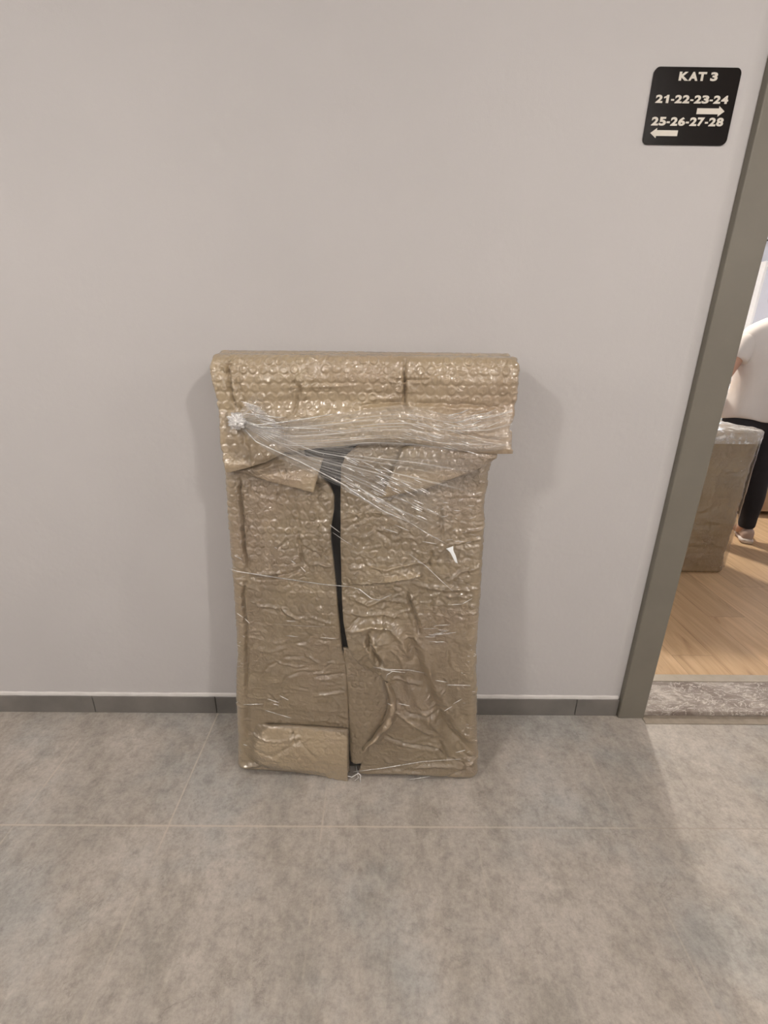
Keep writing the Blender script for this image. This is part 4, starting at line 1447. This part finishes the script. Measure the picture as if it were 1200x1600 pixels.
J = {
    'pelvis': ((0, 0, 0.93), (0.135, 0.10)), 'waist': ((0, 0.0, 1.06), (0.125, 0.09)), 'chest': ((0, 0.0, 1.26), (0.145, 0.10)),
    'neckb': ((0, 0.01, 1.42), (0.07, 0.06)), 'neck': ((0.03, 0.05, 1.48), 0.052), 'headb': ((0.065, 0.11, 1.545), (0.072, 0.082)), 'head': ((0.085, 0.14, 1.615), (0.074, 0.088)), 'top': ((0.085, 0.135, 1.67), (0.05, 0.06)),
}
E_ = [('pelvis', 'waist'), ('waist', 'chest'), ('chest', 'neckb'), ('neckb', 'neck'), ('neck', 'headb'), ('headb', 'head'), ('head', 'top')]
for s, t in ((-1, 'l'), (1, 'r')):
    J['hip' + t] = ((s * 0.10, 0, 0.88), 0.088)
    J['knee' + t] = ((s * 0.125, 0.02, 0.48), 0.056)
    J['calf' + t] = ((s * 0.13, -0.01, 0.34), 0.052)
    J['ankle' + t] = ((s * 0.145, -0.02, 0.10), 0.036)
    J['toe' + t] = ((s * 0.165, 0.10, 0.045), 0.032)
    J['sho' + t] = ((s * 0.170, 0.0, 1.37), 0.050)
    J['elb' + t] = ((s * 0.305, -0.045, 1.13), 0.040)
    J['fore' + t] = ((s * 0.27, 0.06, 1.08), 0.037)
    J['wri' + t] = ((s * 0.19, 0.20, 1.06), 0.026)
    J['palm' + t] = ((s * 0.165, 0.26, 1.06), 0.028)
    E_ += [('pelvis', 'hip' + t), ('hip' + t, 'knee' + t), ('knee' + t, 'calf' + t), ('calf' + t, 'ankle' + t), ('ankle' + t, 'toe' + t),
           ('neckb', 'sho' + t), ('sho' + t, 'elb' + t), ('elb' + t, 'fore' + t), ('fore' + t, 'wri' + t), ('wri' + t, 'palm' + t)]
    for f in range(4):
        fx_ = s * (0.165 - 0.018 * (1.5 - f) * s * s)
        z_ = 1.06 + 0.016 * (1.5 - f)
        J['f%d' % f + t] = ((s * 0.150, 0.30, z_), 0.009)
        J['g%d' % f + t] = ((s * 0.128, 0.33 - 0.004 * abs(f - 1), z_ - 0.006), 0.008)
        J['h%d' % f + t] = ((s * 0.105, 0.335 - 0.005 * abs(f - 1), z_ - 0.012), 0.007)
        E_ += [('palm' + t, 'f%d' % f + t), ('f%d' % f + t, 'g%d' % f + t), ('g%d' % f + t, 'h%d' % f + t)]
    J['th' + t] = ((s * 0.135, 0.25, 1.095), 0.011)
    J['ti' + t] = ((s * 0.118, 0.285, 1.105), 0.009)
    E_ += [('palm' + t, 'th' + t), ('th' + t, 'ti' + t)]
body = skin_mesh('body', J, E_, M['skin'], 'pelvis')


def ell(cx, cy, cz, a, b_, n=36, p=2.4, tilt=0.0):
    out = []
    for k in range(n):
        t = 2 * math.pi * k / n
        c, s = math.cos(t), math.sin(t)
        x = a * math.copysign(abs(c) ** (2 / p), c)
        y = b_ * math.copysign(abs(s) ** (2 / p), s)
        out.append((cx + x, cy + y, cz + tilt * x))
    return out


bm = bmesh.new()
torso = [(0.0, 0, 0.872, 0.185, 0.125), (0, 0, 0.876, 0.192, 0.132), (0, 0, 0.90, 0.192, 0.132), (0, 0, 1.0, 0.186, 0.128), (0, 0, 1.12, 0.186, 0.128), (0, 0, 1.24, 0.196, 0.130),
         (0, 0, 1.33, 0.216, 0.128), (0, 0, 1.395, 0.218, 0.112), (0, 0.003, 1.435, 0.190, 0.096), (0, 0.008, 1.465, 0.125, 0.084), (0, 0.014, 1.485, 0.078, 0.070), (0, 0.016, 1.488, 0.070, 0.064)]
rings = []
for i, (a, b_, c, d, e_) in enumerate(torso):
    rg = ell(a, b_, c, d, e_)
    if i < 7:
        rg = [(x + 0.006 * math.sin(9 * math.atan2(y, x) + c * 18), y + 0.006 * math.cos(7 * math.atan2(y, x) + c * 22), z - (0.012 * math.sin(3 * math.atan2(y, x)) if i < 3 else 0)) for x, y, z in rg]
    rings.append(rg)
add_loft(bm, rings, False)
for s in (-1, 1):
    a, b_ = Vector((s * 0.150, 0.0, 1.375)), Vector((s * 0.232, -0.02, 1.235))
    pts = [a + (b_ - a) * t for t in (0, 0.2, 0.45, 0.7, 0.95, 1.0, 0.99)]
    add_tube(bm, pts, [0.066, 0.074, 0.072, 0.066, 0.062, 0.060, 0.045], 24)
shirt = from_bm('shirt', bm, M['shirt'], person, True)
md = shirt.modifiers.new('sub', 'SUBSURF'); md.levels = 1; md.render_levels = 1

JT = {'pelvis': ((0, 0, 0.92), (0.155, 0.115)), 'waist': ((0, 0, 1.0), (0.15, 0.11))}
ET = [('pelvis', 'waist')]
for s, t in ((-1, 'l'), (1, 'r')):
    JT['hip' + t] = ((s * 0.098, 0, 0.84), 0.105)
    JT['th' + t] = ((s * 0.112, 0.01, 0.66), 0.102)
    JT['knee' + t] = ((s * 0.128, 0.018, 0.48), 0.090)
    JT['calf' + t] = ((s * 0.134, -0.01, 0.32), 0.082)
    JT['low' + t] = ((s * 0.14, -0.02, 0.18), 0.058)
    JT['cuff' + t] = ((s * 0.145, -0.022, 0.118), 0.056)
    JT['end' + t] = ((s * 0.145, -0.022, 0.095), 0.046)
    ET += [('pelvis', 'hip' + t), ('hip' + t, 'th' + t), ('th' + t, 'knee' + t), ('knee' + t, 'calf' + t), ('calf' + t, 'low' + t), ('low' + t, 'cuff' + t), ('cuff' + t, 'end' + t)]
skin_mesh('trousers', JT, ET, M['trousers'], 'pelvis')

for s in (-1, 1):
    # shoes: heel at the back, toe forward and outward; rings run along the foot
    ang = math.radians(-28 * s)
    ca, sa = math.cos(ang), math.sin(ang)
    ox, oy_ = s * 0.145, -0.055

    def foot(prs):
        rr_ = []
        for y, w, z0, z1 in prs:
            ring = []
            for k in range(20):
                t = 2 * math.pi * k / 20
                x = w * math.copysign(abs(math.cos(t)) ** 0.7, math.cos(t))
                z = (z0 + z1) / 2 + (z1 - z0) / 2 * math.copysign(abs(math.sin(t)) ** 0.8, math.sin(t))
                ring.append((ox + x * ca - y * sa, oy_ + x * sa + y * ca, z))
            rr_.append(ring)
        return rr_
    bm = bmesh.new()
    add_loft(bm, foot([(-0.035, 0.012, 0.03, 0.07), (-0.028, 0.030, 0.02, 0.095), (0.0, 0.037, 0.02, 0.105), (0.04, 0.038, 0.02, 0.105), (0.08, 0.039, 0.02, 0.090),
                       (0.13, 0.043, 0.018, 0.072), (0.18, 0.044, 0.018, 0.060), (0.22, 0.036, 0.018, 0.048), (0.238, 0.016, 0.02, 0.038)]))
    sh = from_bm('shoe', bm, M['shoe'], person, True)
    bm = bmesh.new()
    add_loft(bm, foot([(-0.045, 0.016, 0.008, 0.034), (-0.038, 0.036, 0.002, 0.036), (0.0, 0.043, 0.0, 0.034), (0.06, 0.041, 0.002, 0.030), (0.12, 0.048, 0.0, 0.028),
                       (0.18, 0.049, 0.0, 0.028), (0.225, 0.040, 0.003, 0.030), (0.248, 0.018, 0.010, 0.030)]))
    from_bm('sole', bm, M['sole'], sh, True)
# hair and face
bm = bmesh.new()
bmesh.ops.create_uvsphere(bm, u_segments=40, v_segments=28, radius=1.0)
for v in bm.verts:
    p = v.co.copy()
    rr_ = 1 + 0.03 * math.sin(14 * p.x + 9 * p.z) * math.cos(11 * p.y)
    v.co = Vector((0.085 + p.x * 0.090 * rr_, 0.125 + p.y * 0.100 * rr_, 1.62 + p.z * 0.092 * rr_))
dead = [v for v in bm.verts if v.co.z < 1.555 or (v.co.y > 0.175 and v.co.z < 1.655)]
bmesh.ops.delete(bm, geom=dead, context='VERTS')
hair = from_bm('hair', bm, M['hair'], person, True)
md = hair.modifiers.new('thick', 'SOLIDIFY'); md.thickness = 0.012; md.offset = -1

# worktop and cabinet under the window
cab = empty('base_cabinet', (3.72, 5.3, 0.004))
tag(cab, 'pale grey base cabinet under the white worktop along the far wall', 'cabinet')
box('carcass', -0.18, 0.275, -0.9, 1.25, 0.08, 0.866, M['grey_unit'], cab)
box('plinth', -0.14, 0.275, -0.88, 1.23, 0.0, 0.079, M['black'], cab)
for k in range(4):
    y0 = -0.9 + k * 0.5375
    dr = box('cabinet_door', -0.2, -0.181, y0 + 0.003, y0 + 0.5345, 0.085, 0.862, M['grey_unit'], cab, bevel=0.002)
    bm = bmesh.new()
    add_tube(bm, [(-0.2, y0 + 0.2, 0.79), (-0.225, y0 + 0.2, 0.79), (-0.225, y0 + 0.33, 0.79), (-0.2, y0 + 0.33, 0.79)], 0.006, 8)
    from_bm('handle', bm, M['black'], dr, True)
wt = box('worktop', 3.50, 3.998, 4.38, 6.56, 0.871, 0.91, M['white'], bevel=0.004)
tag(wt, 'bright white worktop running below the window of the room', 'worktop')
# light wood cabinet behind the person's legs
sc2 = empty('wooden_cabinet', (3.21, 3.87, 0.004))
tag(sc2, 'light wood low cabinet standing on the oak floor behind the trouser legs', 'cabinet')
box('carcass', -0.25, 0.25, -0.23, 0.24, 0.03, 0.70, M['wood_unit'], sc2, bevel=0.003)
for k in range(2):
    d_ = box('cabinet_door', -0.247 + 0.249 * k, 0.0 + 0.247 * k, -0.249, -0.231, 0.035, 0.695, M['wood_unit'], sc2, bevel=0.002)
    box('handle', -0.03 + 0.04 * k, -0.02 + 0.04 * k, -0.268, -0.249, 0.36, 0.50, M['black'], d_)
for sx in (-1, 1):
    for sy_ in (-1, 1):
        bm = bmesh.new()
        add_tube(bm, [(sx * 0.22, sy_ * 0.2, 0.0), (sx * 0.22, sy_ * 0.2, 0.03)], 0.018, 12)
        from_bm('foot', bm, M['black'], sc2)
# curtain rod
rod = empty('curtain_rod', (3.93, 5.9, 2.335))
tag(rod, 'thin black rod above the window in the room', 'curtain rod')
bm = bmesh.new()
add_tube(bm, [(0, -0.65, 0), (0, 0.6, 0)], 0.009, 12)
from_bm('pole', bm, M['black'], rod, True)
for y in (-0.5, 0.5):
    bm = bmesh.new()
    add_tube(bm, [(0, y, 0), (0.035, y, 0.001), (0.069, y, 0)], 0.006, 8)
    from_bm('bracket', bm, M['black'], rod, True)
